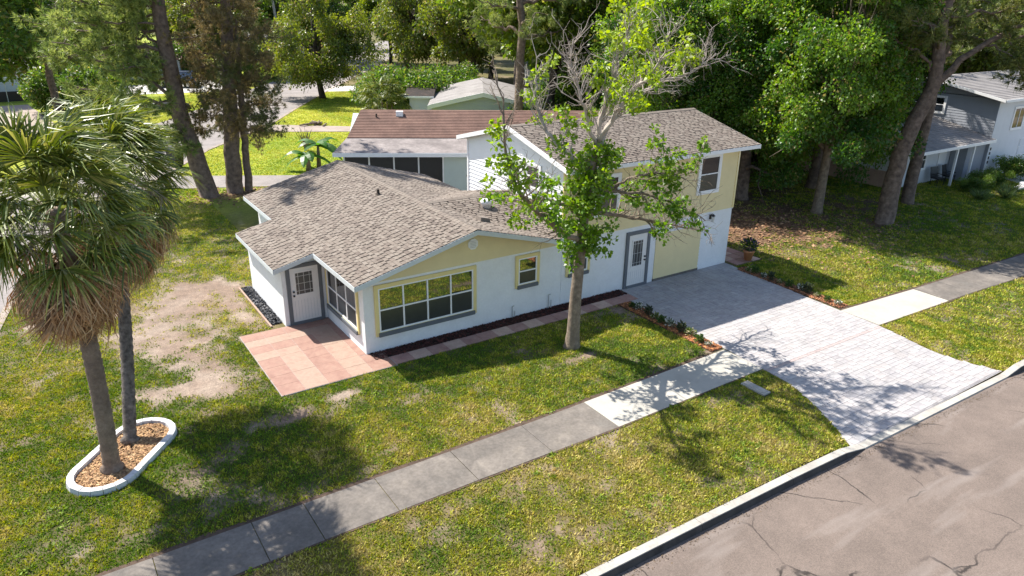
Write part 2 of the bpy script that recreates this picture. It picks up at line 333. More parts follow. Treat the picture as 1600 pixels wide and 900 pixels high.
def field(x, y, L):
    s = 0
    for cx, cy, rx, ry, a in L: s = s + a*np.exp(-(((x-cx)/rx)**2 + ((y-cy)/ry)**2)**1.3)
    return s
def grass_density(x, y):
    d = .98 + 1.1*(fbm(x, y, .55)-.5) + 1.7*(fbm(x+40, y, 2.2)-.5)
    d = d + .35*(fbm(x+70, y-20, 6.0, 3)-.5) - 1.2*field(x, y, DIRT) - .8*field(x, y, LITTER)
    return np.clip(d, 0, 1)
SOIL = np.array([.235, .168, .125]); SAND = np.array([.33, .26, .205]); LIT = np.array([.15, .085, .045])
GREEN = np.array([.115, .215, .010]); YEL = np.array([.37, .385, .03]); STRAW = np.array([.50, .42, .15])
def straw_t(x, y):
    t = .38 + 1.5*(fbm(x+9, y+5, .28)-.5) + 1.0*(fbm(x, y+31, 1.6)-.5)
    t = t + .28*(y < -7.3) - .30*np.exp(-((x-26)/7)**2-((y-1)/4)**2)
    return t
def mix3(a, b, t): return a + (b-a)*np.clip(t, 0, 1)[..., None]
def ground_color(x, y):
    d = grass_density(x, y); t = straw_t(x, y)
    n = fbm(x-20, y+60, 1.2)
    soil = mix3(SOIL, SAND, (n-.4)*4)
    soil = mix3(soil, LIT, field(x, y, LITTER)*1.5)
    th = mix3(np.array([.06, .066, .010]), np.array([.17, .135, .035]), t)
    c = mix3(soil, th, d*1.25-.1)
    far = np.clip((y-14)/8, 0, 1)*(x < 24)
    lawn = mix3(np.array([.21, .28, .010]), np.array([.37, .38, .024]), (fbm(x, y, .3)-.35)*3)
    lawn = mix3(lawn, np.array([.22, .14, .075]), field(x, y, LITTER)*1.5)
    return mix3(c, lawn, far)

# ground: one sheet to the horizon, fine near the house
xs = np.concatenate([np.array([-900, -400, -200, -120, -80, -55, -40, -30, -22, -18]), np.arange(-15, 36, .2), np.arange(36, 60, 1.), np.array([65, 75, 90, 120, 160, 240, 400, 900])])
ys = np.concatenate([np.array([-900, -300, -120, -60, -30, -20, -14, -12]), [-11.9, -11.5], np.arange(-11.2, 16, .2), np.arange(16, 100, .8), np.array([105, 115, 130, 150, 180, 240, 400, 900])])
GX, GY = np.meshgrid(xs, ys)
def apron_drop(x, y):
    e = np.maximum(np.maximum(dr_l(y)-x, x-dr_r(y)), 0)          # distance outside the driveway edge
    return (dr_z(y)-.02)*np.clip(1-e/.9, 0, 1)
GZ = np.zeros_like(GX) + .012*(fbm(GX, GY, .8)-.5)*(np.abs(GX) < 40)
GZ += apron_drop(GX, GY)*(GY < 0)
GZ[GY < kerb_y(GX)-.02] = -.4
GZ[(GY < 0) & (GX > dr_l(GY)+.35) & (GX < dr_r(GY)-.35)] -= .12
GZ[(GX > .2) & (GX < 7.2) & (GY > .2) & (GY < 10.8)] = -.1
GZ[inpoly(GX, GY, STREET)] -= .03
nx, ny = len(xs), len(ys)
V = np.stack([GX, GY, GZ], -1).reshape(-1, 3)
ii = np.arange(nx*ny).reshape(ny, nx)
F = np.stack([ii[:-1, :-1], ii[:-1, 1:], ii[1:, 1:], ii[1:, :-1]], -1).reshape(-1, 4)
me = bpy.data.meshes.new('ground'); me.from_pydata(V.tolist(), [], F.tolist()); set_col(me, ground_color(GX, GY).reshape(-1, 3)); me.materials.append(M['ground'])
tag(link('ground', me), kind='structure')

def sheet(name, poly, z, m, kind='structure', **k):
    mb = MB(); mb.prism(poly, 'z', z-.05, z); o = mb.build(name, m); return tag(o, kind=kind, **k)

# road in front, kerb of separate lengths
mb = MB(); xr = np.arange(-60, 141, 10.)
for a, b in zip(xr[:-1], xr[1:]):
    mb.add([(a, -60, -.15), (b, -60, -.15), (b, kerb_y(b)-.1, -.15), (a, kerb_y(a)-.1, -.15)], [(0, 1, 2, 3)])
tag(mb.build('road', 'asphalt'), kind='structure')
tag(link('kerb', None), kind='structure') if False else None
kerb = bpy.data.objects.new('kerb', None); COL.objects.link(kerb); kerb['kind'] = 'structure'; kerb.location = (0, -10.9, -.15)
def kerb_top(x): return float(np.interp(x, [7.9, 8.7, 15.9, 16.7], [.015, -.115, -.115, .015]))
kx = list(np.arange(-33.1, 7.9, 3.0)) + [7.9, 8.7, 11.1, 13.5, 15.9, 16.7] + list(np.arange(19.7, 62, 3.0))
for a, b in zip(kx[:-1], kx[1:]):
    a2, b2 = a+.006, b-.006; za, zb = kerb_top(a), kerb_top(b); ya, yb = kerb_y(a2)+10.9, kerb_y(b2)+10.9
    mb = MB(); w = .2; q = lambda x, y, dz, z: [(x, y, -.12), (x, y-w-.08-.12*(z < -.05), -.12)]
    mb.hexa([(a2, ya-w-.07, -.1), (b2, yb-w-.07, -.1), (b2, yb, -.1), (a2, ya, -.1)],
            [(a2, ya-w, za+.15), (b2, yb-w, zb+.15), (b2, yb, zb+.15), (a2, ya, za+.15)])
    kb = mb.build('kerb_block', 'kerb', kerb)
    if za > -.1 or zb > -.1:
        mb = MB(); e = .004; mb.hexa([(a2, ya-w-.075, -.1), (b2, yb-w-.075, -.1), (b2, yb-w-.06, -.1), (a2, ya-w-.06, -.1)], [(a2, ya-w-.012, za+.13), (b2, yb-w-.012, zb+.13), (b2, yb-w+.004, zb+.13), (a2, ya-w+.004, za+.13)]); mb.build('kerb_shade_face', 'kerbface', kb)  # thin dark sheet over the street face, its shade put into the colour

# sidewalk of separate slabs
side = bpy.data.objects.new('sidewalk', None); COL.objects.link(side); side['kind'] = 'structure'; side.location = (0, -6.5, 0)
jx = [-16, -14.2, -12.4, -10.6, -8.8, -7.0, -5.1, -3.98, -2.32, -.33, 1.78, 3.9, 9.76]
jr = [15.83, 20.2, 21.8, 23.4, 25.0, 26.6, 28.2, 29.8, 31.4, 33, 34.6, 36.2, 38, 40, 42, 44, 46, 48]
for J in (jx, jr):
    for a, b in zip(J[:-1], J[1:]):
        new = (a, b) in ((3.9, 9.76), (15.83, 20.2)); g = .009
        mb = MB(); z = .022 + random.uniform(-.006, .006); a2, b2 = a+g, b-g
        sk = {3.9: -.08, 9.76: -.03}.get(b, 0)
        mb.hexa([(a2, sw_n(a2)+6.5, -.1), (b2, sw_n(b2)+6.5, -.1), (b2, sw_f(b2)+6.5, -.1), (a2, sw_f(a2)+6.5, -.1)],
                [(a2, sw_n(a2)+6.5, z), (b2, sw_n(b2)+6.5, z), (b2, sw_f(b2)+6.5, z), (a2, sw_f(a2)+6.5, z)])
        mb.build('slab', 'conc_new' if new else 'conc_old', side)
# bare soil trench along the upper edge of the walk
for xa, xb, nm in ((-16, 9.2, 0), (15.9, 48, 1)):
    mb = MB(); X = np.arange(xa, xb, .12)
    w = .07 + .16*np.clip(fbm(X, X*0+3, 1.5)-.25, 0, 1) + rng.uniform(0, .03, len(X))
    w2 = .04 + .07*np.clip(fbm(X, X*0+8, 1.5)-.35, 0, 1) + rng.uniform(0, .015, len(X))
    for sgn, fn, ww in ((1, sw_f, w), (-1, sw_n, w2)):
        for k in range(len(X)-1):
            mb.add([(X[k], fn(X[k])-.01*sgn, .016), (X[k+1], fn(X[k+1])-.01*sgn, .016), (X[k+1], fn(X[k+1])+sgn*ww[k+1], .016), (X[k], fn(X[k])+sgn*ww[k], .016)], [(0, 1, 2, 3) if sgn > 0 else (3, 2, 1, 0)])
    tag(mb.build('soil_edge', 'soil'), kind='structure')

# driveway: sand bed, pavers laid in rows
drive = bpy.data.objects.new('driveway', None); COL.objects.link(drive); drive['kind'] = 'structure'; drive.location = (12.8, -5, 0)
mb = MB(); Y = np.linspace(-.01, -11.0, 45)
for a, b in zip(Y[:-1], Y[1:]):
    za, zb = float(dr_z(a))-.012, float(dr_z(b))-.012
    mb.add([(dr_l(b)-12.8, b+5, zb), (dr_r(b)-12.8, b+5, zb), (dr_r(a)-12.8, a+5, za), (dr_l(a)-12.8, a+5, za)], [(0, 1, 2, 3)])
mb.build('bedding_sand', 'joint', drive)
def ramp_np(stops, t):
    t = np.asarray(t); return np.stack([np.interp(t, [s[0] for s in stops], [s[1][k] for s in stops]) for k in range(3)], -1)
pav = []; y = -.01
while y > -10.95:
    sold = -7.25 < y < -6.95 and not any(p[4] for p in pav)
    h = .11 if sold else .45
    y1 = max(y-h, -10.98); ym = (y+y1)/2
    x = float(dr_l(ym))+.01; xe = float(dr_r(ym))-.01
    while x < xe-.05:
        w = .22 if sold else random.choice([.15, .225, .3, .3, .4]); x2 = min(x+w, xe)
        if xe-x2 < .1: x2 = xe
        cuts = [0, 1] if sold else random.choice([[0, 1/3, 1], [0, 2/3, 1], [0, .5, 1], [0, .5, 1], [0, 1/3, 2/3, 1]] if w > .16 else [[0, .5, 1], [0, 2/3, 1], [0, 1/3, 1]])
        for ca, cb in zip(cuts[:-1], cuts[1:]):
            pav.append((x, x2, y-(y-y1)*cb, y-(y-y1)*ca, sold))
        x = x2
    y = y1
cx, cy = CAMP.x, CAMP.y
area = [(-(p[1]-p[0])*(p[3]-p[2])/(((p[0]-cx)**2+(p[2]-cy)**2)**1.5), k) for k, p in enumerate(pav)]
near = set(k for _, k in sorted(area)[:300])
mbf = MB(); pmesh = {}
for k, (x1, x2, y1, y2, sold) in enumerate(pav):
    g = .0018; z1, z2 = float(dr_z(y1)), float(dr_z(y2)); dz = random.uniform(-.002, .002)
    def shape(mb, ox, oy, oz, col=None):
        b = .0035
        B = [(x1+g-ox, y1+g-oy, z1-.05-oz), (x2-g-ox, y1+g-oy, z1-.05-oz), (x2-g-ox, y2-g-oy, z2-.05-oz), (x1+g-ox, y2-g-oy, z2-.05-oz)]
        T = [(x1+g+b-ox, y1+g+b-oy, z1+dz-oz), (x2-g-b-ox, y1+g+b-oy, z1+dz-oz), (x2-g-b-ox, y2-g-b-oy, z2+dz-oz), (x1+g+b-ox, y2-g-b-oy, z2+dz-oz)]
        mb.hexa(B, T, col)
    if k in near:
        key = (round(x2-x1, 3), round(y2-y1, 3), round(z1-z2, 3))
        mx_, my_, mz_ = (x1+x2)/2, (y1+y2)/2, (z1+z2)/2
        if key not in pmesh:
            mb = MB(); shape(mb, mx_, my_, mz_); pmesh[key] = mb.mesh('paver', 'paver_o')
        o = link('paver', pmesh[key], drive); o.location = (mx_-12.8, my_+5, mz_)
    else:
        t = random.random(); c = ramp_np(PV, t)
        if sold: c = np.array([.44, .36, .345])
        shape(mbf, 12.8, -5, 0, c)
tag(mbf.build('paver_field', 'paver_a', drive), kind='stuff')

# patio and front walk of sandstone tiles
patio = bpy.data.objects.new('patio', None); COL.objects.link(patio); patio['kind'] = 'structure'; patio.location = (-1.3, 1, 0)
mb = MB(); mb.box(-2.97+1.3, -.0+1.3, -1.13-1, 3.28-1, -.08, .028); mb.box(0.0+1.3, .52+1.3, -1.13-1, -.02-1, -.08, .028); mb.build('base_slab', 'joint', patio)
X0, TW = -2.96, .68
rows = list(np.linspace(-1.12, 1.25, 5)) + [1.25+.5*k for k in range(1, 4)] + [3.27]
def lev(y): return int(np.clip((y-1.25)/.5+1, 0, 4)) if y > 1.25 else 0
for j in range(len(rows)-1):
    for i in range(5):
        xa, xb = X0+i*TW, X0+(i+1)*TW; ya, yb = rows[j], rows[j+1]
        if i == 4:
            if ya > -.05: xb = -.01
            elif yb > -.02: pass
            else: xb = .5
        if i == 4 and yb > 0 and ya < 0:
            yb = -.02; xb = .5
        k = max(i, lev((ya+yb)/2))
        light = k in (1, 3)
        mb = MB(); g = .004
        mb.box(xa+g+1.3, xb-g+1.3, ya+g-1, yb-g-1, -.02, .034+random.uniform(-.002, .002))
        mb.build('tile', 'tile_light' if light else 'tile_red', patio)
        if i == 4 and rows[j] < 0 < rows[j+1]:
            mb = MB(); mb.box(xa+g+1.3, -.01+1.3, 0-1, rows[j+1]-g-1, -.02, .034); mb.build('tile', 'tile_red', patio)
walk = bpy.data.objects.new('front_walk', None); COL.objects.link(walk); walk['kind'] = 'structure'; walk.location = (5, -.8, 0)
x = .52; k = 0
while x < 10.2:
    x2 = min(x+.61, 10.28); mb = MB(); mb.box(x+.004-5, x2-.004-5, -1.07+.8, -.53+.8, -.04, .032+random.uniform(-.003, .003)); mb.build('tile', ['tile_walk_a', 'tile_walk_b', 'tile_walk_b'][[0, 1, 0, 2, 0][k % 5]], walk); x = x2; k += 1
flag = bpy.data.objects.new('flagstone_path', None); COL.objects.link(flag); flag['kind'] = 'structure'; flag.location = (17, .5, 0)
for i in range(3):
    for j in range(4):
        mb = MB(); mb.box(-.6+i*.5+.01, -.6+(i+1)*.5-.01, -1+j*.55+.01, -1+(j+1)*.55-.01, -.04, .03+random.uniform(-.006, .006)); mb.build('flagstone', ['tile_walk_a', 'tile_red', 'tile_walk_b'][(i+j*2) % 3], flag)

# loose chips of mulch, straw and pebbles
def chips(name, pts, size, cols, m, zb=.02, tilt=.5, asp=.35):
    n = len(pts); P = np.concatenate([pts, np.full((n, 1), zb) + rng.uniform(0, .03 if zb > 0 else .008, (n, 1))], 1)
    a = rng.uniform(0, 2*math.pi, n); D = np.stack([np.cos(a), np.sin(a), rng.normal(0, tilt*.5, n)], 1); S = np.stack([-np.sin(a), np.cos(a), rng.normal(0, tilt, n)], 1)
    L = size*rng.uniform(.6, 1.3, (n, 1)); W = L*asp
    V = np.stack([P-D*L/2-S*W/2, P+D*L/2-S*W/2, P+D*L/2+S*W/2, P-D*L/2+S*W/2], 1).reshape(-1, 3)
    cols = np.array(cols); C = cols[rng.integers(0, len(cols), n)]*rng.uniform(.7, 1.25, (n, 1))
    o = link(name, raw_mesh(name, V, 4, np.repeat(C, 4, 0), m)); o['kind'] = 'stuff'; return o
def scatter(n, x0, x1, y0, y1): return np.stack([rng.uniform(x0, x1, n), rng.uniform(y0, y1, n)], 1)
sheet('mulch_base', [(.06, -.53), (10.28, -.53), (10.28, -.005), (.06, -.005)], .015, 'soil')
chips('red_mulch', scatter(6500, .08, 10.26, -.52, -.02), .07, [(.085, .022, .017), (.05, .018, .014), (.12, .035, .025), (.025, .015, .012)], 'mulch_red')
sheet('planting_bed', [(9.27, -1.1), (9.27, -5.55), (9.8, -5.5), (9.83, -1.1)], .015, 'soil')
chips('orange_mulch', np.concatenate([scatter(4500, 9.29, 9.8, -5.5, -1.12), scatter(1500, 9.29, 9.8, -5.5, -4.0)]), .075, [(.44, .17, .06), (.30, .11, .05), (.55, .25, .10), (.16, .08, .05)], 'mulch_orange')
sheet('planting_bed', [(15.93, -.8), (16.55, -.8), (16.45, -5.62), (15.93, -5.65)], .015, 'soil')
chips('orange_mulch', scatter(5500, 15.96, 16.45, -5.58, -.85), .075, [(.40, .16, .07), (.27, .11, .06), (.50, .24, .11), (.14, .08, .05)], 'mulch_orange')
pt = scatter(14000, -8.3, -5.6, -3.3, -.4); pt = pt[bed_dist(pt[:, 0], pt[:, 1]) < BED_R-.2]
sheet('straw_base', [tuple(c+(BED_R-.19)*np.array([math.cos(a), math.sin(a)])) for c, a0 in ((BED_B, -.69), (BED_A, math.pi-.69)) for a in np.linspace(a0, a0+math.pi, 12)], .03, 'soil')
chips('straw_mulch', pt, .07, [(.47, .29, .14), (.55, .37, .2), (.38, .22, .11), (.29, .165, .09)], 'mulch_orange', .035)
sheet('pebble_base', [(-1.83, 3.66), (-1.46, 3.66), (-1.46, 7.5), (-1.83, 7.5)], .012, 'soil')
chips('dark_pebbles', scatter(4200, -1.81, -1.46, 3.68, 7.48), .055, [(.03, .032, .038), (.06, .062, .07), (.10, .10, .11), (.02, .02, .024), (.2, .2, .21)], 'pebble', .015, .8, .8)
mb = MB(); mb.box(-1.9, -1.84, 3.5, 7.55, -.02, .05); tag(mb.build('gravel_edging', 'tile_light'), 'thin buff edging strip beside the dark pebbles', 'edging')

# far streets and paths
sheet('back_street', STREET, .0, 'asphalt_far')
sheet('back_path', PATH1, .016, 'asphalt_far'); sheet('back_path', PATH2, .03, 'sandy'); sheet('back_driveway', PATH3, .02, 'conc_pale'); sheet('back_driveway', PATH4, .02, 'conc_pale'); sheet('back_driveway', PATH5, .012, 'sandy')
mb = MB()
for a, b in zip(STREET_N[:-1], STREET_N[1:]):
    a, b = np.array(a, float), np.array(b, float); t = (b-a)/np.linalg.norm(b-a); n_ = np.array([t[1], -t[0]])*.25
    mb.add([(a[0], a[1], .03), (b[0], b[1], .03), (b[0]+n_[0], b[1]+n_[1], .03), (a[0]+n_[0], a[1]+n_[1], .03)], [(3, 2, 1, 0)])
tag(mb.build('back_kerb', 'sandy'), kind='structure')

# grass: real tufts where the camera sees the near lawns
def project(P):
    d = P - np.array(CAMP); k = d @ np.array(_f)
    return 800+1137.7*(d @ np.array(_r2))/k, 450-1137.7*(d @ np.array(_u2))/k, k
def lawn_ok(x, y):
    ok = (y > kerb_y(x)+.02)
    ok &= ~((y < sw_f(x)+.06+.07*fbm(x, x*0+3, 1.5)) & (y > sw_n(x)-.03-.03*fbm(x, x*0+8, 1.5)) & ((x < 9.8) | (x > 15.8)))
    ok &= ~((x > dr_l(y)-.02) & (x < dr_r(y)+.02) & (y < .1))
    ok &= ~((x > -2.99) & (x < .53) & (y > -1.15) & (y < 3.4)) & ~((x > 0) & (x < 10.4) & (y > -1.09) & (y < 1))
    ok &= ~((x > -.02) & (x < 7.5) & (y > 0) & (y < 11.1)) & ~((x > -1.92) & (x < 0) & (y > 3.2) & (y < 7.6)) & ~((x > 7.3) & (x < 16.25) & (y > 0) & (y < 6.5))
    ok &= ~((x > 9.24) & (x < 9.9) & (y < -1.05) & (y > -5.6)) & ~((x > 15.8) & (x < 16.58) & (y < -.7) & (y > -5.7)) & ~((x > 16.2) & (x < 18) & (y > -.6) & (y < 1.8))
    ok &= (bed_dist(x, y) > BED_R+.01) & ~inpoly(x, y, STREET) & ~inpoly(x, y, PATH1) & ~inpoly(x, y, PATH2) & ~inpoly(x, y, PATH3)
    ok &= ~((np.abs(x-8.58) < .2) & (np.abs(y+7.8) < .44))
    return ok
def grass(name, n, x0, x1, y0, y1, hs, ws, bright=1.0):
    x = rng.uniform(x0, x1, n); y = rng.uniform(y0, y1, n)
    px, py, k = project(np.stack([x, y, x*0], 1)); sel = (px > -40) & (px < 1640) & (py < 940) & lawn_ok(x, y)
    x, y = x[sel], y[sel]; dn = grass_density(x, y); sel = rng.random(len(x)) < dn**1.3*1.1; x, y = x[sel], y[sel]; n = len(x)
    cl = fbm(x, y, 5.0, 2)
    t = straw_t(x, y) + rng.normal(0, .24, n) + (cl-.5)*1.6
    c = mix3(np.broadcast_to(GREEN, (n, 3)), YEL, t*1.6); c = mix3(c, STRAW, (t-.72)*1.9)
    c = c*rng.uniform(.42, 1.4, (n, 1))*bright
    h = hs*rng.uniform(.5, 1.3, n)*(.6+.9*cl); a = rng.uniform(0, 2*math.pi, n); w = ws*rng.uniform(.6, 1.4, n)
    ln = h*rng.uniform(.2, 1.2, n); b = rng.uniform(0, 2*math.pi, n)
    P = np.stack([x, y, apron_drop(x, y)*(y < 0)], 1); S = np.stack([np.cos(a)*w, np.sin(a)*w, a*0], 1); T = P + np.stack([np.cos(b)*ln, np.sin(b)*ln, h], 1)
    V = np.stack([P-S, P+S, T], 1).reshape(-1, 3)
    o = link(name, raw_mesh(name, V, 3, np.repeat(c, 3, 0), 'grass')); return o
o = grass('grass', 620000, -12, 18, -11.1, 4, .05, .016); tag(o, 'mown patchy grass of the front lawn', 'grass', kind='stuff')
o = grass('grass', 160000, -12, 0, 4, 27, .05, .02, 1.1); tag(o, 'sunlit grass of the side lawn', 'grass', kind='stuff')
o = grass('grass', 330000, 15.5, 44, -11.6, 9, .06, .022); tag(o, 'grass under the trees right of the driveway', 'grass', kind='stuff')
o = grass('grass', 240000, -2, 24, 22, 66, .04, .03, 1.3); tag(o, 'bright grass of the lawns behind the house', 'grass', kind='stuff')

# fallen leaves under the right-hand trees and below the pines
lp = np.concatenate([rng.normal((21.0, 4.2), (2.2, 2.6), (2600, 2)), rng.normal((25.5, 1.5), (3.6, 2.4), (2000, 2)), rng.normal((2.0, 21.6), (2.2, 1.2), (1200, 2))]); ok = lawn_ok(lp[:, 0], lp[:, 1]); lp = lp[ok]
chips('leaf_litter', lp, .11, [(.20, .10, .05), (.27, .15, .08), (.14, .07, .04), (.33, .21, .12)], 'mulch_orange', .02, .35, .6)

r_ = np.random.default_rng(77)
W = np.stack([r_.uniform(-10, 9, 900), r_.uniform(-10.6, -1.2, 900)], 1); W = W[lawn_ok(W[:, 0], W[:, 1]) & (fbm(W[:, 0], W[:, 1], .9) > .56)][:170]
P_ = np.repeat(W, 14, 0) + r_.normal(0, .05, (len(W)*14, 2)); n_ = len(P_); a_ = r_.uniform(0, 6.28, n_)
wm = cards(np.concatenate([P_, np.full((n_, 1), .02)], 1), np.stack([np.cos(a_), np.sin(a_), r_.uniform(.1, .9, n_)], 1), r_.uniform(.04, .10, n_), .5, np.array([.17, .25, .02])*r_.uniform(.6, 1.4, (n_, 1)), 'grass', 'lawn_weeds')
tag(link('lawn_weeds', wm), 'scattered low weeds in the front lawn', 'weeds', kind='stuff')

gx = rng.uniform(-2, 30, 2400); gd = np.abs(rng.normal(0, .1, 2400)); gp_ = np.stack([gx, kerb_y(gx)-.29-gd], 1)
chips('gutter_grit', gp_, .026, [(.10, .075, .06), (.06, .045, .035), (.2, .16, .13), (.13, .09, .05)], 'mulch_red', -.149, .2, .6)

# ------------------------------------------------------------------ the house
def A3(*p): return np.array(p, float)
UZ = A3(0, 0, 1)
def window(parent, o, ex, n, w, h, ncol, trim, tw=.11, sill='slate', rail=True, screen=True, name='window', label=None, gl='glass'):
    """trimmed window on a wall: o lower left corner of the opening, ex along the wall, n outward"""
    o, ex, n = A3(*o), A3(*ex), A3(*n)
    mb = MB(); d = n*.06
    mb.obox(o-ex*tw-UZ*tw, ex*tw, d, UZ*(h+2*tw)); mb.obox(o+ex*w-UZ*tw, ex*tw, d, UZ*(h+2*tw))
    mb.obox(o+UZ*h, ex*w, d, UZ*tw); mb.obox(o-UZ*tw, ex*w, d, UZ*tw)
    wi = mb.build(name, trim, parent)
    if label: wi['label'] = label
    fr = MB(); f = .05; d2 = n*.052
    cw = w/ncol
    for k in range(ncol+1):
        x = k*cw; a = max(0, x-f*(.5 if 0 < k < ncol else 0)); b = min(w, a+f) if k < ncol else w
        if k == ncol: a = w-f
        fr.obox(o+ex*a, ex*(b-a), d2, UZ*h)
    for k in range(ncol):
        xa = k*cw + (f if k == 0 else f*.5); xb = (k+1)*cw - (f if k == ncol-1 else f*.5)
        fr.obox(o+ex*xa, ex*(xb-xa), d2*.96, UZ*.045); fr.obox(o+ex*xa+UZ*(h-.045), ex*(xb-xa), d2*.96, UZ*.045)
        if rail: fr.obox(o+ex*xa+UZ*(h*.5-.02), ex*(xb-xa), d2*.96, UZ*.045)
        lo, hi = .045, h-.045
        spans = [(lo, h*.5-.02, 'screen' if screen else gl), (h*.5+.025, hi, gl)] if rail else [(lo, hi, gl)]
        for za, zb, gm in spans:
            pn = MB(); pn.obox(o+ex*xa+UZ*za, ex*(xb-xa), n*.03, UZ*(zb-za)); pn.build('pane', gm, wi)
    fr.build('frame', 'white', wi)
    if sill:
        s = MB(); s.obox(o-ex*.04-UZ*.14, ex*(w+.08), n*.11, UZ*.13); s.build('sill', sill, wi)
    return wi

def door(parent, o, ex, n, w, h, fw, lite):
    """panel door in a slate frame with a glazed upper light"""
    o, ex, n = A3(*o), A3(*ex), A3(*n)
    fm = MB(); fm.obox(o, ex*fw, n*.07, UZ*h); fm.obox(o+ex*(w-fw), ex*fw, n*.07, UZ*h); fm.obox(o+ex*fw+UZ*(h-fw), ex*(w-2*fw), n*.07, UZ*fw); fm.obox(o+ex*fw, ex*(w-2*fw), n*.1, UZ*.09)
    dr = fm.build('door', 'slate', parent)
    iw = w-2*fw
    lf = MB(); lf.obox(o+ex*fw+UZ*.09, ex*iw, n*.035, UZ*(h-fw-.09)); lf.build('leaf', 'doorwhite', dr)
    x0, x1, z0, z1 = lite
    pf = MB(); b = .05
    pf.obox(o+ex*(x0-b)+UZ*(z0-b), ex*b, n*.055, UZ*(z1-z0+2*b)); pf.obox(o+ex*x1+UZ*(z0-b), ex*b, n*.055, UZ*(z1-z0+2*b)); pf.obox(o+ex*x0+UZ*(z0-b), ex*(x1-x0), n*.055, UZ*b); pf.obox(o+ex*x0+UZ*z1, ex*(x1-x0), n*.055, UZ*b)
    pf.build('light_frame', 'doorwhite', dr)
    g = MB(); g.obox(o+ex*x0+UZ*z0, ex*(x1-x0), n*.042, UZ*(z1-z0)); g.build('pane', 'screen', dr)
    c = MB(); mx_ = (x0+x1)/2
    for xx in (x0+.09, mx_, x1-.09): c.obox(o+ex*(xx-.008)+UZ*z0, ex*.016, n*.05, UZ*(z1-z0))
    for zz in (z0+.12, (z0+z1)/2, z1-.12): c.obox(o+ex*x0+UZ*(zz-.008), ex*(x1-x0), n*.048, UZ*.016)
    c.build('leading', 'galv', dr)
    if x1 < w*.95:
        for z in (1.0, 1.14):
            k = MB(); k.obox(o+ex*(w-fw-.11 if parent.get('knob_right') else fw+.06)+UZ*z, ex*.05, n*.09, UZ*.05); k.build('handle', 'black', dr)
    # shallow grooves of the lower panel
    gv = MB()
    for k in range(1, 9): gv.obox(o+ex*(fw+iw*k/9-.004)+UZ*.15, ex*.008, n*.038, UZ*(z0-.35))
    gv.build('groove', 'galv', dr)
    return dr

house = thing('house', 'white stucco and pale yellow split-level house with tan shingle roof', 'house')
ZL = lambda x: 3.56 - .26*(3.72-x)
ZR = lambda x: 3.56 - .265*(x-3.72)
# walls
mb = MB(); mb.prism([(0, -.1), (7.44, -.1), (7.44, ZR(7.44)-.11), (3.72, 3.45), (0, ZL(0)-.11)], 'y', 0, 11.0); w_low = mb.build('wall', 'stucco', house)
mb = MB(); mb.prism([(-1.44, -.1), (-.003, -.1), (-.003, ZL(0)-.12), (-1.44, ZL(-1.44)-.11)], 'y', 3.3, 7.3); mb.build('wall', 'stucco', house)
ZF = lambda y: 5.97 - .252*abs(y-3.2)
mb = MB(); mb.prism([(0, -.1), (6.4, -.1), (6.4, ZF(6.4)-.1), (3.2, 5.86), (0, ZF(0)-.1)], 'x', 7.45, 16.2); mb.build('wall', 'stucco', house)
# yellow siding of the front gable: boards cut to the rake
gs = bpy.data.objects.new('gable_siding', None); COL.objects.link(gs); gs.parent = house
z = 2.33; ex_ = .115
while z < 3.42:
    t = min(z+ex_, 3.44)
    xa = max(0.02, 3.72-(3.45-z)/.26+.02) if z > 2.48 else .02; xb = min(7.43, 3.72+(3.45-z)/.265-.02)
    xa2 = max(0.02, 3.72-(3.45-t)/.26+.02) if t > 2.48 else .02; xb2 = min(7.43, 3.72+(3.45-t)/.265-.02)
    mb = MB(); mb.hexa([(xa, -.042, z), (xb, -.042, z), (xb, 0.004, z), (xa, .004, z)], [(xa2, -.012, t-.002), (max(xb2, xa2+.01), -.012, t-.002), (max(xb2, xa2+.01), .004, t-.002), (xa2, .004, t-.002)]); mb.build('board', 'yellow', gs); z = t
# upper storey: yellow boards in front, white boards on the gable end
us = bpy.data.objects.new('upper_siding', None); COL.objects.link(us); us.parent = house
z = 2.44
while z < 4.92:
    t = z+.118; mb = MB(); mb.hexa([(7.44, -.045, z), (16.215, -.045, z), (16.215, .004, z), (7.44, .004, z)], [(7.44, -.012, t-.002), (16.215, -.012, t-.002), (16.215, .004, t-.002), (7.44, .004, t-.002)]); mb.build('board', 'yellow', us); z = t
ws = bpy.data.objects.new('side_siding', None); COL.objects.link(ws); ws.parent = house
z = 2.3
while z < 5.78:
    t = z+.15
    def lim(zz):
        if zz < ZF(0)-.1: return -.0, 6.4
        d = (5.86-zz)/.252; return 3.2-d, 3.2+d
    ya, yb = lim(z); yc, yd = lim(min(t, 5.84))
    mb = MB(); mb.hexa([(7.41, ya, z), (7.452, ya, z), (7.452, yb, z), (7.41, yb, z)], [(7.432, yc, t-.002), (7.452, yc, t-.002), (7.452, yd, t-.002), (7.432, yd, t-.002)]); mb.build('board', 'whiteboard', ws); z = t
mb = MB(); mb.box(7.39, 7.46, 6.36, 6.46, 2.2, 5.0); mb.build('corner_board', 'white', house)
mb = MB(); mb.box(16.14, 16.235, -.05, .0, 2.44, 4.95); mb.build('corner_board', 'yellowtrim', house)
mb = MB(); mb.box(7.38, 7.47, -.05, .02, 2.5, 4.95); mb.build('corner_board', 'yellowtrim', house)

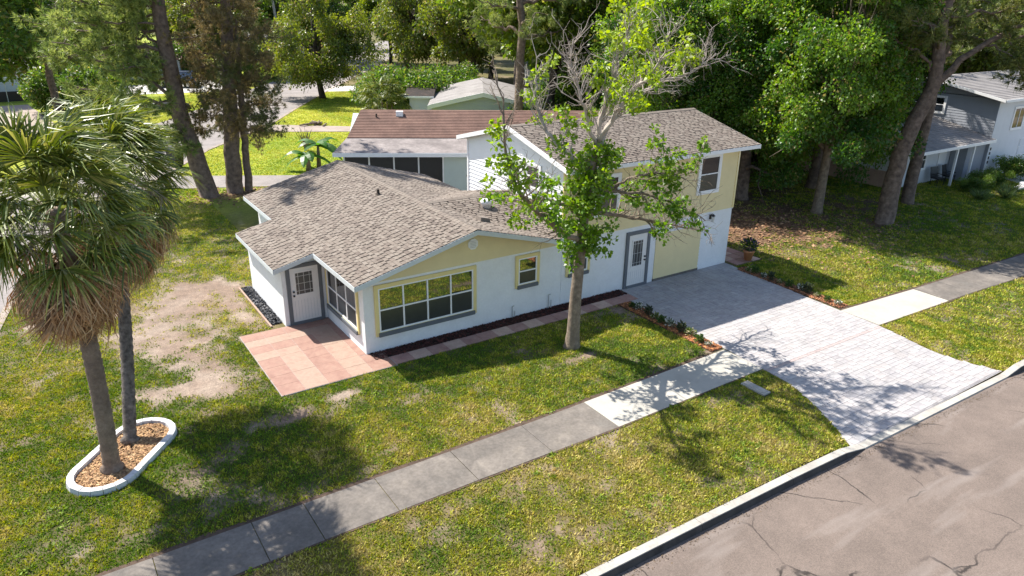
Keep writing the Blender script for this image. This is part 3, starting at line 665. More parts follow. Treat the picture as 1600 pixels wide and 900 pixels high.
# roof planes: deck with shingles laid in courses
roof = bpy.data.objects.new('roof', None); COL.objects.link(roof); roof.parent = house
SHN = []            # (origin, along, up, normal, width, height)
def roof_plane(o, u, v, U, Vv, inside=None, thick=.09, deckparts=None):
    """o eave corner, u along the eave, v up the slope; deck plus shingles"""
    o, u, v = A3(*o), unit(A3(*u)), unit(A3(*v)); n = np.cross(u, v); n = n if n[2] > 0 else -n
    for (ua, ub, va, vb) in (deckparts or [(0, U, 0, Vv)]):
        mb = MB(); mb.obox(o+u*ua+v*va-n*thick, u*(ub-ua), v*(vb-va), n*(thick-.004)); mb.build('deck', 'deck', roof)
        E = .135; nc = int(round((vb-va)/E)); E = (vb-va)/nc
        for c in range(nc):
            vv = va+c*E; x = ua
            off = random.uniform(-.12, 0)
            x = ua+off
            while x < ub:
                w = random.uniform(.16, .27); xa, xb = max(x, ua), min(x+w, ub)
                if xb-xa > .04: SHN.append((o+u*xa+v*(vv-.012), u, v, n, xb-xa, E+.01))
                x += w + random.choice([.012, .045, .06, .075])
def slopev(p0, p1): return tuple(np.array(p1, float)-np.array(p0, float))
LV = (4.12, 0, 1.071); LLEN = math.hypot(4.12, 1.071)
ext = 1.33/math.cos(math.atan(.26))
roof_plane((-.4, -.45, ZL(-.4)), (0, 1, 0), LV, 11.85, LLEN, deckparts=[(0, 11.85, 0, LLEN), (3.5, 8.0, -ext, 0)])
RV = (-4.2, 0, 4.2*.265); roof_plane((7.92, -.45, ZR(7.92)), (0, 1, 0), RV, 11.85, math.hypot(4.2, 4.2*.265), deckparts=[(0, .40, .98, math.hypot(4.2, 4.2*.265)), (.40, 7.2, .52, math.hypot(4.2, 4.2*.265)), (7.2, 11.85, 0, math.hypot(4.2, 4.2*.265))])
sf = .232; zc = lambda y: 3.57-sf*abs(y-3.2)
CL = math.hypot(3.64, 3.64*sf); nb_ = 27
def valley(vv):      # x where the cross roof leaves the main right slope
    z_ = zc(-.44)+vv/CL*3.64*sf; return max(3.78, 3.72+(3.56-z_)/.265-.12)
bands = [(valley((k+1)*CL/nb_)-3.7, 3.73, k*CL/nb_, (k+1)*CL/nb_) for k in range(nb_)]
roof_plane((3.7, -.44, zc(-.44)), (1, 0, 0), (0, 3.64, 3.64*sf), 3.73, CL, deckparts=bands)
roof_plane((3.7, 6.84, zc(6.84)), (1, 0, 0), (0, -3.64, 3.64*sf), 3.73, CL, deckparts=bands)
TL = math.hypot(3.68, 3.68*.252)
roof_plane((7.18, -.48, ZF(-.48)), (1, 0, 0), (0, 3.68, 3.68*.252), 9.64, TL)
roof_plane((7.18, 6.88, ZF(6.88)), (1, 0, 0), (0, -3.68, 3.68*.252), 9.64, TL)
cp = np.array(CAMP); d2 = np.array([((s[0]-cp)@(s[0]-cp))/(s[4]*s[5]*max(.02, -unit(s[0]-cp)@s[3])) for s in SHN])
nearest = set(np.argsort(d2)[:300].tolist())
mbf = MB(); smesh = {}
for k, (o, u, v, n, w, h) in enumerate(SHN):
    th = random.choice([.012, .014, .02])
    if k in nearest:
        w = round(w/.02)*.02; key = (w, round(u[0], 2))
        B = lambda oo, w=w, h=h: ([oo-n*.004, oo+u*w-n*.004, oo+u*w+v*h-n*.004, oo+v*h-n*.004], [oo+n*.016, oo+u*w+n*.016, oo+u*w+v*h+n*.003, oo+v*h+n*.003])
        if key not in smesh: mb = MB(); mb.hexa(*B(A3(0, 0, 0))); smesh[key] = mb.mesh('shingle', 'shingle_o')
        ob = link('shingle', smesh[key], roof); ob.location = o
    else:
        mbf.hexa([o-n*.004, o+u*w-n*.004, o+u*w+v*h-n*.004, o+v*h-n*.004], [o+n*th, o+u*w+n*th, o+u*w+v*h+n*.003, o+v*h+n*.003], ramp_np(SH, random.random()))
tag(mbf.build('shingle_field', 'shingle_a', roof), kind='stuff')
# ridge caps
mb = MB()
for a, b in (((3.72, -.45, 3.575), (3.72, 11.4, 3.575)), ((3.85, 3.2, 3.585), (7.4, 3.2, 3.585)), ((7.18, 3.2, 5.995), (16.82, 3.2, 5.995))):
    a, b = A3(*a), A3(*b); L_ = np.linalg.norm(b-a); t = (b-a)/L_; s = np.cross(t, UZ)*.15; k = 0.0
    while k < L_:
        e = min(k+.2, L_); p, q = a+t*k, a+t*e; c = ramp_np(SH, random.random()*.6+.2)
        mb.hexa([p-s-UZ*.06, p-UZ*.02, q-UZ*.02, q-s-UZ*.06], [p-s-UZ*.035, p+UZ*.012, q+UZ*.004, q-s-UZ*.04], c)
        mb.hexa([p-UZ*.02, p+s-UZ*.06, q+s-UZ*.06, q-UZ*.02], [p+UZ*.012, p+s-UZ*.035, q+s-UZ*.04, q+UZ*.004], c); k = e
tag(mb.build('ridge_cap', 'shingle_a', roof), kind='stuff')
# fascia boards
def fascia(a, b, th, h=.15, drop=.012, m='fascia', name='fascia'):
    a, b = A3(*a), A3(*b); th = A3(*th); mb = MB(); mb.obox(a-UZ*(h+drop), b-a, th, UZ*h); return mb.build(name, m, house)
fascia((-.4, -.47, ZL(-.4)), (3.72, -.47, 3.56), (0, .03, 0)); fascia((3.72, -.472, 3.56), (6.75, -.472, ZR(6.75)), (0, .03, 0)); fascia((6.75, -.47, zc(-.45)), (7.42, -.47, zc(-.45)), (0, .03, 0))
fascia((-.425, -.45, ZL(-.4)), (-.425, 3.04, ZL(-.4)), (.03, 0, 0)); fascia((-.425, 7.56, ZL(-.4)), (-.425, 11.4, ZL(-.4)), (.03, 0, 0))
fascia((-1.75, 3.05, ZL(-1.73)), (-1.75, 7.55, ZL(-1.73)), (.03, 0, 0)); fascia((-1.74, 3.03, ZL(-1.73)), (-.4, 3.03, ZL(-.4)), (0, .03, 0)); fascia((-1.74, 7.54, ZL(-1.73)), (-.4, 7.54, ZL(-.4)), (0, .03, 0))
fascia((7.16, -.505, ZF(-.5)), (16.84, -.505, ZF(-.5)), (0, .03, 0), .14, m='white'); fascia((7.16, 6.88, ZF(6.9)), (16.84, 6.88, ZF(6.9)), (0, .03, 0), .14, m='white')
fascia((7.15, -.5, ZF(-.5)), (7.15, 3.2, 5.97), (.03, 0, 0), .16, -.02, m='white'); fascia((7.15, 3.2, 5.97), (7.15, 6.9, ZF(6.9)), (.03, 0, 0), .16, -.02, m='white')
fascia((16.82, -.5, ZF(-.5)), (16.82, 3.2, 5.97), (.03, 0, 0), .16, m='white'); fascia((16.82, 3.2, 5.97), (16.82, 6.9, ZF(6.9)), (.03, 0, 0), .16, m='white')
# soffits
for bx in ((-.39, 3.7, -.44, -.01, 0),):
    pass
mb = MB(); mb.hexa([(7.2, -.47, ZF(-.48)-.125), (16.8, -.47, ZF(-.48)-.125), (16.8, 0, ZF(-.48)-.125), (7.2, 0, ZF(-.48)-.125)], [(7.2, -.47, ZF(-.48)-.11), (16.8, -.47, ZF(-.48)-.11), (16.8, 0, ZF(-.48)-.11), (7.2, 0, ZF(-.48)-.11)]); mb.build('soffit', 'white', house)
# windows and doors
X_, Y_ = (1, 0, 0), (0, 1, 0); NF, NLt = (0, -1, 0), (-1, 0, 0)
window(house, (.46, -.0, .67), X_, NF, 3.34, 1.44, 4, 'yellowtrim', .12, 'slate', label='wide four-part front window with yellow trim')
window(house, (5.58, 0, 1.18), X_, NF, .77, .95, 1, 'yellowtrim', .11, 'slate', label='small double-hung window with yellow trim')
window(house, (7.75, 0, 1.18), X_, NF, .85, .95, 1, 'yellowtrim', .11, 'slate', label='small window behind the tree')
window(house, (-.0, 2.98, .66), (0, -1, 0), NLt, 2.5, 1.3, 3, 'yellowtrim', .1, 'slate', label='side window beside the entry door')
window(house, (-.0, 9.6, .9), (0, -1, 0), NLt, 1.2, 1.2, 2, 'white', .08, None)
window(house, (14.0, -.025, 3.33), X_, NF, 1.06, 1.38, 1, 'white', .1, None, label='upper window near the right corner', gl='glass_dark')
window(house, (8.75, -.025, 3.2), X_, NF, 1.08, 1.3, 1, 'white', .1, None, label='upper window behind the tree crown', gl='glass_dark')
window(house, (7.43, 2.2, 3.95), (0, -1, 0), NLt, .8, .8, 1, 'white', .08, None)
door(house, (-1.3, 3.3, .03), X_, NF, 1.19, 2.1, .12, (.3, .86, 1.05, 1.8))
house['knob_right'] = True
door(house, (10.44, 0, .02), X_, NF, 1.2, 2.24, .13, (.36, .84, .85, 1.85))
del house['knob_right']
# infilled garage opening with yellow boards
gp = bpy.data.objects.new('garage_panel', None); COL.objects.link(gp); gp.parent = house
for k in range(14):
    z = .12+k*.13; mb = MB(); mb.hexa([(12.0, -.04, z), (14.48, -.04, z), (14.48, .004, z), (12.0, .004, z)], [(12.0, -.01, z+.128), (14.48, -.01, z+.128), (14.48, .004, z+.128), (12.0, .004, z+.128)]); mb.build('board', 'yellow', gp)
mb = MB(); mb.box(11.98, 14.5, -.04, .0, .02, .115); mb.build('threshold', 'conc_old', gp)
# gable vent, wall lamp, roof vents, pipes
mb = MB(); oct_ = [(3.79+.19*math.cos(R_(22.5+45*k)), 2.97+.19*math.sin(R_(22.5+45*k))) for k in range(8)]; mb.prism(oct_, 'y', -.07, -.0); gv = mb.build('gable_vent', 'white', house)
mb = MB()
for k in range(5): mb.box(3.68, 3.90, -.08, -.071, 2.86+k*.05, 2.875+k*.05)
mb.build('louvre', 'galv', gv)
mb = MB(); mb.box(14.88, 14.98, -.04, 0, 2.12, 2.3); mb.tube([(14.93, -.02, 2.3), (14.93, -.1, 2.36), (14.93, -.16, 2.33)], .015, 6); mb.lathe([(.03, 0), (.09, .03), (.02, .1)], (14.93, -.16, 2.26), 6); wlamp = mb.build('wall_lamp', 'black', house)
mb = MB(); mb.lathe([(.05, 0), (.07, .2), (.07, .21)], (14.93, -.16, 2.05), 6); mb.build('lamp_glass', 'lampglass', wlamp)
mb = MB(); mb.box(11.72, 11.8, -.04, 0, 2.02, 2.18); mb.lathe([(.04, 0), (.08, .1), (.02, .16)], (11.76, -.12, 2.0), 6); mb.build('wall_lamp', 'steel', house)
mb = MB(); mb.lathe([(.06, -.1), (.055, .2), (.04, .2)], (3.09, 5.66, 3.4), 10); mb.lathe([(.13, -.06), (.12, -.01), (.06, .05)], (3.09, 5.66, 3.4), 10); mb.build('vent_pipe', 'bark_dark', house)
mb = MB(); mb.lathe([(.16, -.1), (.16, .14), (.21, .15), (.21, .27), (.17, .3), (.0, .31)], (5.75, 2.3, 3.33), 14); mb.build('roof_vent', 'white', house, True)
mb = MB(); mb.hexa([(4.75, 1.05, 3.27), (5.15, 1.05, 3.17), (5.15, 1.4, 3.17), (4.75, 1.4, 3.27)], [(4.78, 1.08, 3.42), (5.13, 1.08, 3.33), (5.13, 1.38, 3.33), (4.78, 1.38, 3.42)]); mb.build('roof_vent', 'shingle_o', house)
for xx, hh in ((5.35, .45), (6.9, .55)):
    mb = MB(); mb.tube([(xx, -.05, 0), (xx, -.05, hh), (xx+.03, -.12, hh+.04)], .018, 6); mb.tube([(xx+.1, -.06, 0), (xx+.1, -.06, hh*.6)], .014, 6); mb.build('pipe', 'galv', house)
mb = MB(); mb.tube([(16.19, -.02, 2.4), (16.19, -.03, 4.9)], .03, 6); mb.build('downpipe', 'white', house)

# ------------------------------------------------------------------ neighbouring houses
def local_root(name, label, cat, loc, ang): return thing(name, label, cat, loc, ang)
# house behind with the red-brown roof and a screened porch
n1 = local_root('neighbour_house', 'pale green house behind with red-brown shingle roof and dark screened porch', 'house', (5.7, 17.34, 0), R_(-29))
mb = MB(); mb.prism([(2.6, 0), (9.2, 0), (9.2, 2.55), (5.2, 3.9), (2.6, 2.9)], 'x', .5, 15.0); mb.build('wall', 'green_wall', n1)
mb = MB(); mb.box(5.7, 14.9, .45, 2.58, 0, 2.5); mb.build('porch_wall', 'green_wall', n1)
for k in range(5):
    mb = MB(); mb.box(.45+k*1.3, .52+k*1.3, .43, .5, 0, 2.52); mb.build('porch_post', 'white', n1)
for k in range(4):
    mb = MB(); mb.box(.53+k*1.3, .44+(k+1)*1.3, .455, .47, .05, 2.5); mb.build('screen', 'black', n1)
mb = MB(); mb.hexa([(.0, 0, 2.56), (15.2, 0, 2.56), (15.2, 2.7, 2.9), (.45, 2.7, 2.9)], [(.0, 0, 2.64), (15.2, 0, 2.64), (15.2, 2.7, 2.98), (.45, 2.7, 2.98)]); mb.build('porch_roof', 'porchroof', n1)
mb = MB(); mb.box(-.02, 15.2, -.04, -.005, 2.42, 2.63); mb.build('gutter', 'white', n1)
E_ = []
def course_roof(parent, p0, p1, q0, q1, m, n, name='roof', th=.1):
    """roof slope as overlapping courses; p eave ends, q ridge ends"""
    p0, p1, q0, q1 = [A3(*q) for q in (p0, p1, q0, q1)]; root = None
    mb = MB()
    for k in range(n):
        a, b = k/n, (k+1)/n; A, B, C, D = p0+(q0-p0)*a, p1+(p1*0+q1-p1)*a, p1+(q1-p1)*b, p0+(q0-p0)*b
        mb.hexa([A-UZ*th, B-UZ*th, C-UZ*th, D-UZ*th], [A+UZ*.025, B+UZ*.025, C, D])
    return mb.build(name, m, parent)
r1 = course_roof(n1, (.45, 2.45, 2.98), (15.2, 2.45, 2.98), (.95, 5.2, 4.1), (15.2, 5.2, 4.1), 'redroof', 18)
course_roof(n1, (.45, 9.5, 2.5), (15.2, 9.5, 2.5), (.95, 5.2, 4.09), (15.2, 5.2, 4.09), 'redroof', 20)
mb = MB(); mb.tube([(1.9, 4.4, 3.7), (1.9, 4.4, 4.0)], .05, 8); mb.build('vent_pipe', 'bark_dark', r1)
mb = MB(); mb.box(3.0, 3.4, 4.5, 4.8, 3.75, 4.1); mb.build('roof_vent', 'white', r1)
mb = MB(); mb.tube([(9.3, 3.4, 3.3), (9.3, 3.4, 3.6)], .05, 8); mb.build('vent_pipe', 'bark_dark', r1)
# grey gabled house further back
n2 = local_root('neighbour_house', 'grey-green house with pale arched gable beyond the red roof', 'house', (18.5, 31.4, 0), R_(-31))
W2 = 8.5
prof = [(0, 2.35), (.3, 2.46), (2.2, 2.9), (4.25, 3.35), (6.3, 2.9), (8.2, 2.46), (8.5, 2.35)]
mb = MB(); mb.prism([(.3, 0)] + [(min(max(x, .3), 8.2), z) for x, z in prof] + [(8.2, 0)], 'y', .3, 11); mb.build('wall', 'blue_wall', n2)
mb = MB(); mb.prism([(x, z+.12) for x, z in prof] + [(x, z-.1) for x, z in prof[::-1]], 'y', 0, 11.4); mb.build('roof', 'greyroof', n2)
mb = MB(); mb.prism([(x, z+.16) for x, z in prof] + [(x, z-.16) for x, z in prof[::-1]], 'y', -.06, -.005); mb.build('fascia', 'pale_wall', n2)
mb = MB(); mb.box(-1.7, .28, 4.2, 12, 0, 2.6); mb.build('wall', 'pale_wall', n2)
mb = MB(); mb.hexa([(-2.1, 3.8, 2.6), (.3, 3.8, 2.6), (.3, 12.4, 3.3), (-2.1, 12.4, 3.3)], [(-2.1, 3.8, 2.75), (.3, 3.8, 2.75), (.3, 12.4, 3.5), (-2.1, 12.4, 3.5)]); mb.build('roof', 'brownroof', n2)
mb = MB(); mb.box(-2.12, .3, 3.74, 3.79, 2.56, 2.72); mb.build('fascia', 'white', n2)
# grey two-storey house on the right
n3 = local_root('neighbour_house', 'grey two-storey house on the right with a low front porch roof', 'house', (43.2, 2.45, 0), 0)
mb = MB(); mb.box(0, 11, 0, 9, 0, 4.95); mb.build('wall', 'pale_wall', n3)
sd = bpy.data.objects.new('side_siding', None); COL.objects.link(sd); sd.parent = n3
for k in range(30):
    z = .05+k*.162; mb = MB(); mb.hexa([(-.03, 0.02, z), (.004, .02, z), (.004, 8.98, z), (-.03, 8.98, z)], [(-.012, .02, z+.16), (.004, .02, z+.16), (.004, 8.98, z+.16), (-.012, 8.98, z+.16)]); mb.build('board', 'grey_wall', sd)
window(n3, (-.02, 5.9, 3.7), (0, -1, 0), NLt, 2.6, .95, 2, 'white', .1, None, screen=False)
window(n3, (2.2, 0, 2.95), X_, NF, 1.4, 1.3, 2, 'white', .1, None, rail=False)
course_roof(n3, (-.5, -.5, 4.95), (11.5, -.5, 4.95), (-.5, 4.5, 5.9), (11.5, 4.5, 5.9), 'greyroof', 20)
course_roof(n3, (-.5, 9.5, 4.95), (11.5, 9.5, 4.95), (-.5, 4.5, 5.89), (11.5, 4.5, 5.89), 'greyroof', 20)
mb = MB(); mb.prism([(.01, 4.9), (8.99, 4.9), (4.5, 5.78)], 'x', .0, 11); mb.build('gable', 'grey_wall', n3)
mb = MB(); mb.obox((-.54, -.5, 4.80), (0, 5, .95), (.035, 0, 0), (0, 0, .16)); mb.obox((-.54, 9.5, 4.80), (0, -5, .95), (.035, 0, 0), (0, 0, .16)); mb.box(-.5, 11.5, -.56, -.51, 4.8, 4.96); mb.build('fascia', 'white', n3)
# low wing and porch of that house
mb = MB(); mb.box(-8.2, -.04, 1.2, 8, 0, 2.5); mb.build('wing_wall', 'pale_wall', n3)
course_roof(n3, (-8.9, -.3, 2.5), (-.06, -.3, 2.5), (-8.9, 5.2, 3.75), (-.06, 5.2, 3.75), 'greyroof', 22, 'porch_roof')
mb = MB(); mb.box(-8.9, -.06, -.36, -.31, 2.33, 2.5); mb.build('gutter', 'white', n3)
for xx in (-8.6, -4.3, -2.3):
    mb = MB(); mb.box(xx, xx+.12, -.2, -.08, 0, 2.4); mb.build('porch_post', 'white', n3)
mb = MB(); mb.box(-2.25, -.04, .2, 1.15, 0, 2.42); mb.build('porch_wall', 'grey_wall', n3)
window(n3, (-6.6, 1.2, .95), X_, NF, 1.5, 1.1, 2, 'white', .1, None)
mb = MB(); mb.box(-3.6, -2.7, 1.16, 1.19, 0, 2.1); mb.build('door', 'white', n3)
mb = MB(); mb.box(-4.6, -4.1, 1.16, 1.19, 1.75, 2.0); mb.build('wall_plaque', 'black', n3)
for k in range(4):
    mb = MB(); mb.box(.18, .3, -.03, 0, 1.75-k*.28, 1.92-k*.28); mb.build('house_number', 'black', n3)
mb = MB(); mb.box(4.0, 7.2, -.02, .0, 0, 2.2); gd = mb.build('garage_door', 'white', n3)
for k in range(4):
    mb = MB(); mb.box(4.05, 7.15, -.045, -.02, .04+k*.54, .54+k*.54); mb.build('panel', 'pale_wall', gd)
mb = MB(); mb.box(-8.3, -8.21, 1.3, 8, 0, 1.0); mb.build('brick_skirt', 'tile_walk_b', n3)
for nm, x0, y0, lb in (('paved_walk', 42.5, -.8, 'pale walk'), ('side_driveway', 47.6, -5.5, 'drive')):
    pass
sheet('neighbour_driveway', [(44.5, 2.3), (54, 2.3), (54, -7), (46.5, -7), (43.5, 0)], .02, 'conc_pale')
# white house and chain-link fence at the far left
n4 = local_root('neighbour_house', 'white wall of a house at the far left edge behind the fence', 'house', (-22, 71, 0), 0)
mb = MB(); mb.prism([(0, 0), (16.5, 0), (16.5, 2.7), (9, 4.6), (0, 2.7)], 'y', 0, 9); mb.build('wall', 'pale_wall', n4)
mb = MB(); mb.prism([(-.5, 2.65), (9, 5.0), (17, 2.55), (17, 2.75), (9, 5.2), (-.5, 2.85)], 'y', -.4, 9.4); mb.build('roof', 'greyroof', n4)
window(n4, (14.0, 0, 2.0), X_, NF, 1.2, .6, 1, 'white', .08, None, rail=False)
fe = thing('chain_link_fence', 'grey metal fence with dark screen in front of the white house', 'fence', (-22, 67.6, 0))
for k in range(9):
    mb = MB(); mb.tube([(k*2.0, 0, 0), (k*2.0, 0, 1.9)], .04, 6); mb.build('post', 'galv', fe)
mb = MB(); mb.tube([(0, 0, 1.75), (16, 0, 1.75)], .04, 6); mb.build('rail', 'galv', fe)
mb = MB(); mb.box(0, 16, .03, .05, .05, 1.0); mb.build('screen', 'plastic', fe)
# a low house among the trees far left, and one far behind the lawn
for nm, lb, loc, an, wm, rm in (('far_house', 'low house with red-brown roof behind the dark blue vehicle', (-4, 86, 0), -.3, 'blue_wall', 'redroof'), ('far_house', 'pale house half hidden by trees behind the white vehicle', (24, 122, 0), -.6, 'pale_wall', 'greyroof'),
                            ('far_house', 'low grey house glimpsed between trunks beyond the central pines', (46, 58, 0), -.55, 'pale_wall', 'greyroof')):
    h_ = local_root(nm, lb, 'house', loc, an)
    mb = MB(); mb.prism([(0, 0), (8, 0), (8, 2.6), (4, 4.0), (0, 2.6)], 'x', 0, 15); mb.build('wall', wm, h_)
    course_roof(h_, (-.4, -.5, 2.5), (15.4, -.5, 2.5), (-.4, 4, 4.1), (15.4, 4, 4.1), rm, 14); course_roof(h_, (-.4, 8.5, 2.5), (15.4, 8.5, 2.5), (-.4, 4, 4.09), (15.4, 4, 4.09), rm, 14)
    for k in range(3): window(h_, (1.5+k*4.5, 0, .9), X_, NF, 1.5, 1.2, 2, 'white', .1, None)
    mb = MB(); mb.box(7.6, 8.5, -.05, 0, 0, 2.1); mb.build('door', 'slate', h_)

# ------------------------------------------------------------------ edging ring of the palm bed
ring = thing('bed_edging', 'oval ring of pale concrete edging blocks round the two palms', 'edging', (float(BED_A[0]), float(BED_A[1]), 0))
d_ = BED_B-BED_A; Ld = np.linalg.norm(d_); t_ = d_/Ld; p_ = np.array([t_[1], -t_[0]]); per = 2*Ld+2*math.pi*BED_R
def cap(s):
    s = s % per
    if s < Ld: return p_*BED_R+t_*s, p_
    s -= Ld
    if s < math.pi*BED_R: a = s/BED_R; n = p_*math.cos(a)+t_*math.sin(a); return d_+n*BED_R, n
    s -= math.pi*BED_R
    if s < Ld: return d_-p_*BED_R-t_*s, -p_
    s -= Ld; a = s/BED_R; n = -p_*math.cos(a)-t_*math.sin(a); return n*BED_R, n
nb = 30
for k in range(nb):
    s0, s1 = per*k/nb+.008, per*(k+1)/nb-.008; (a, na), (b, nb_) = cap(s0), cap(s1); w = .19; z = .125+random.uniform(-.008, .008)
    mb = MB(); Q = lambda p, zz: (p[0], p[1], zz)
    mb.hexa([Q(a, -.03), Q(b, -.03), Q(b-nb_*w, -.03), Q(a-na*w, -.03)], [Q(a-na*.02, z), Q(b-nb_*.02, z), Q(b-nb_*(w-.02), z), Q(a-na*(w-.02), z)]); mb.build('edging_block', 'edgebrick', ring)

# ------------------------------------------------------------------ palms
def frond_mesh(seed, dead=False):
    r = np.random.default_rng(seed); V = []; C = []
    def quad(a, b, c, d, col): V.extend([a, b, c, d]); C.extend([col]*4)
    Lp = r.uniform(.85, 1.1) if not dead else r.uniform(.5, .7); nl = 54 if not dead else 40; span = R_(105 if not dead else 50)
    pt = lambda s: A3(s, 0, -.06*(s/Lp)**2)
    for k in range(4):
        a, b = pt(Lp*k/4), pt(Lp*(k+1)/4); w = A3(0, .03, 0); quad(a-w, a+w, b+w, b-w, (.16, .2, .05) if not dead else (.25, .17, .1))
    hub = pt(Lp); droop = r.uniform(.4, .8) if not dead else r.uniform(.5, .9)
    for k in range(nl):
        f = k/(nl-1)*2-1; a = f*span + r.normal(0, .05); L = ((1.08 if not dead else 1.15)-.32*abs(f))*r.uniform(.85, 1.12) * (1 if not dead else 1.05)
        dirv = A3(math.cos(a), math.sin(a), .10*(1-abs(f)) + (.12 if k % 2 else -.03) + r.normal(0, .06))
        side = A3(-math.sin(a), math.cos(a), .5*(1 if k % 2 else -1)); side /= np.linalg.norm(side)
        if dead: base = np.array([(.32, .19, .095), (.40, .26, .14), (.27, .15, .07), (.46, .34, .21), (.20, .12, .065)][r.integers(0, 5)])
        else: base = np.array([(.125, .165, .020), (.09, .13, .018), (.19, .225, .032), (.065, .10, .018), (.26, .265, .07)][r.integers(0, 5)])
        base = base*r.uniform(.8, 1.2)
        prev = hub + 0; wp = .006
        for j, (s, w) in enumerate(((.3, .019), (.6, .019), (.82, .011), (1.0, .002))):
            d2 = droop*(s**2.4)*L*r.uniform(.8, 1.2)
            p = hub + dirv*L*s; p[2] -= d2
            if s > .6: p[0] -= .25*d2*math.cos(a)
            quad(prev-side*wp, prev+side*wp, p+side*w, p-side*w, base*(1.25 if s > .8 else 1)); prev, wp = p, w
    return raw_mesh('frond', np.array(V), 4, np.array(C), 'deadfrond' if dead else 'frond')
LIVE = [frond_mesh(100+k) for k in range(6)]; DEAD = [frond_mesh(200+k, True) for k in range(5)]
def orient(d, roll=0):
    d = Vector(d).normalized(); z = Vector((0, 0, 1)); y = z.cross(d)
    if y.length < .05: y = Vector((0, 1, 0))
    y.normalize(); z2 = d.cross(y)
    m = Matrix((d, y, z2)).transposed(); return (m @ Matrix.Rotation(roll, 3, 'X')).to_euler()
def palm(name, label, base, top, crown_r, nlive, ndead, seed, bark, r0, r1):
    r = random.Random(seed); t = thing(name, label, 'palm tree', base, 0, 'palms in the ringed bed')
    B, T = A3(0, 0, 0), A3(*top)-A3(*base); n = 70
    pts = [B+(T-B)*(k/n)+A3(.10*math.sin(k/n*3.0), .05*math.sin(k/n*2.2), 0) for k in range(n+1)]
    rad = [(r0*1.35 if k < 2 else r0+(r1-r0)*k/n)*(1.05 if k % 2 else .95)*r.uniform(.97, 1.03) for k in range(n+1)]
    mb = MB(); mb.tube(pts, rad, 14); mb.build('trunk', bark, t, True)
    c = T+A3(0, 0, -.1)
    for k in range(nlive):
        u = (k+.5)/nlive; el = R_(84-96*u**.9+r.uniform(-9, 9)); az = k*2.39996+r.uniform(-.25, .25)
        o = link('frond', LIVE[k % 6], t); o.location = c+A3(0, 0, .45*(1-u)-.55*u)+A3(math.cos(az), math.sin(az), 0)*.14; o.rotation_euler = orient((math.cos(el)*math.cos(az), math.cos(el)*math.sin(az), math.sin(el)), r.uniform(-.5, .5)); s = crown_r*r.uniform(.85, 1.1)/2.0; o.scale = (s, s, s)
    for k in range(ndead):
        u = (k+.5)/ndead; el = R_(-16-64*u+r.uniform(-14, 14)); az = k*2.39996+r.uniform(-.3, .3)
        o = link('dead_frond', DEAD[k % 5], t); o.location = c+A3(0, 0, -.7-.7*u)+A3(math.cos(az), math.sin(az), 0)*.2; o.rotation_euler = orient((math.cos(el)*math.cos(az), math.cos(el)*math.sin(az), math.sin(el)), r.uniform(-.7, .7)); s = crown_r*r.uniform(.7, 1.02)/2.0; o.scale = (s, s, s)
    for k in range(5):
        az = k*1.3+seed; mb = MB(); P0 = c+A3(0, 0, -.1); end = P0+A3(math.cos(az)*1.35, math.sin(az)*1.35, -.25)
        stem = [P0, P0+A3(math.cos(az)*.6, math.sin(az)*.6, .28), end]; mb.tube(stem, [.025, .018, .01], 5)
        for q in range(60):
            s = r.uniform(.3, 1); p0 = P0+(end-P0)*s+A3(0, 0, .2*(1-s)); v = A3(r.gauss(0, .18), r.gauss(0, .18), r.gauss(-.12, .12)); mb.tube([p0, p0+v*.6, p0+v+A3(0, 0, -.05)], [.008, .006, .004], 3, cap=False)
        mb.build('flower_stalk', 'twig', t)
    return t
palm('palm_tree', 'nearer palm with ringed tan trunk in front of the bed', (-7.28, -2.33, 0), (-7.3, -2.35, 6.25), 1.92, 50, 66, 3, 'bark_palm', .185, .17)
palm('palm_tree', 'farther palm with darker trunk at the back of the ringed bed', (-6.78, -1.33, 0), (-5.95, .9, 6.05), 1.86, 48, 66, 8, 'bark_palm2', .155, .14)

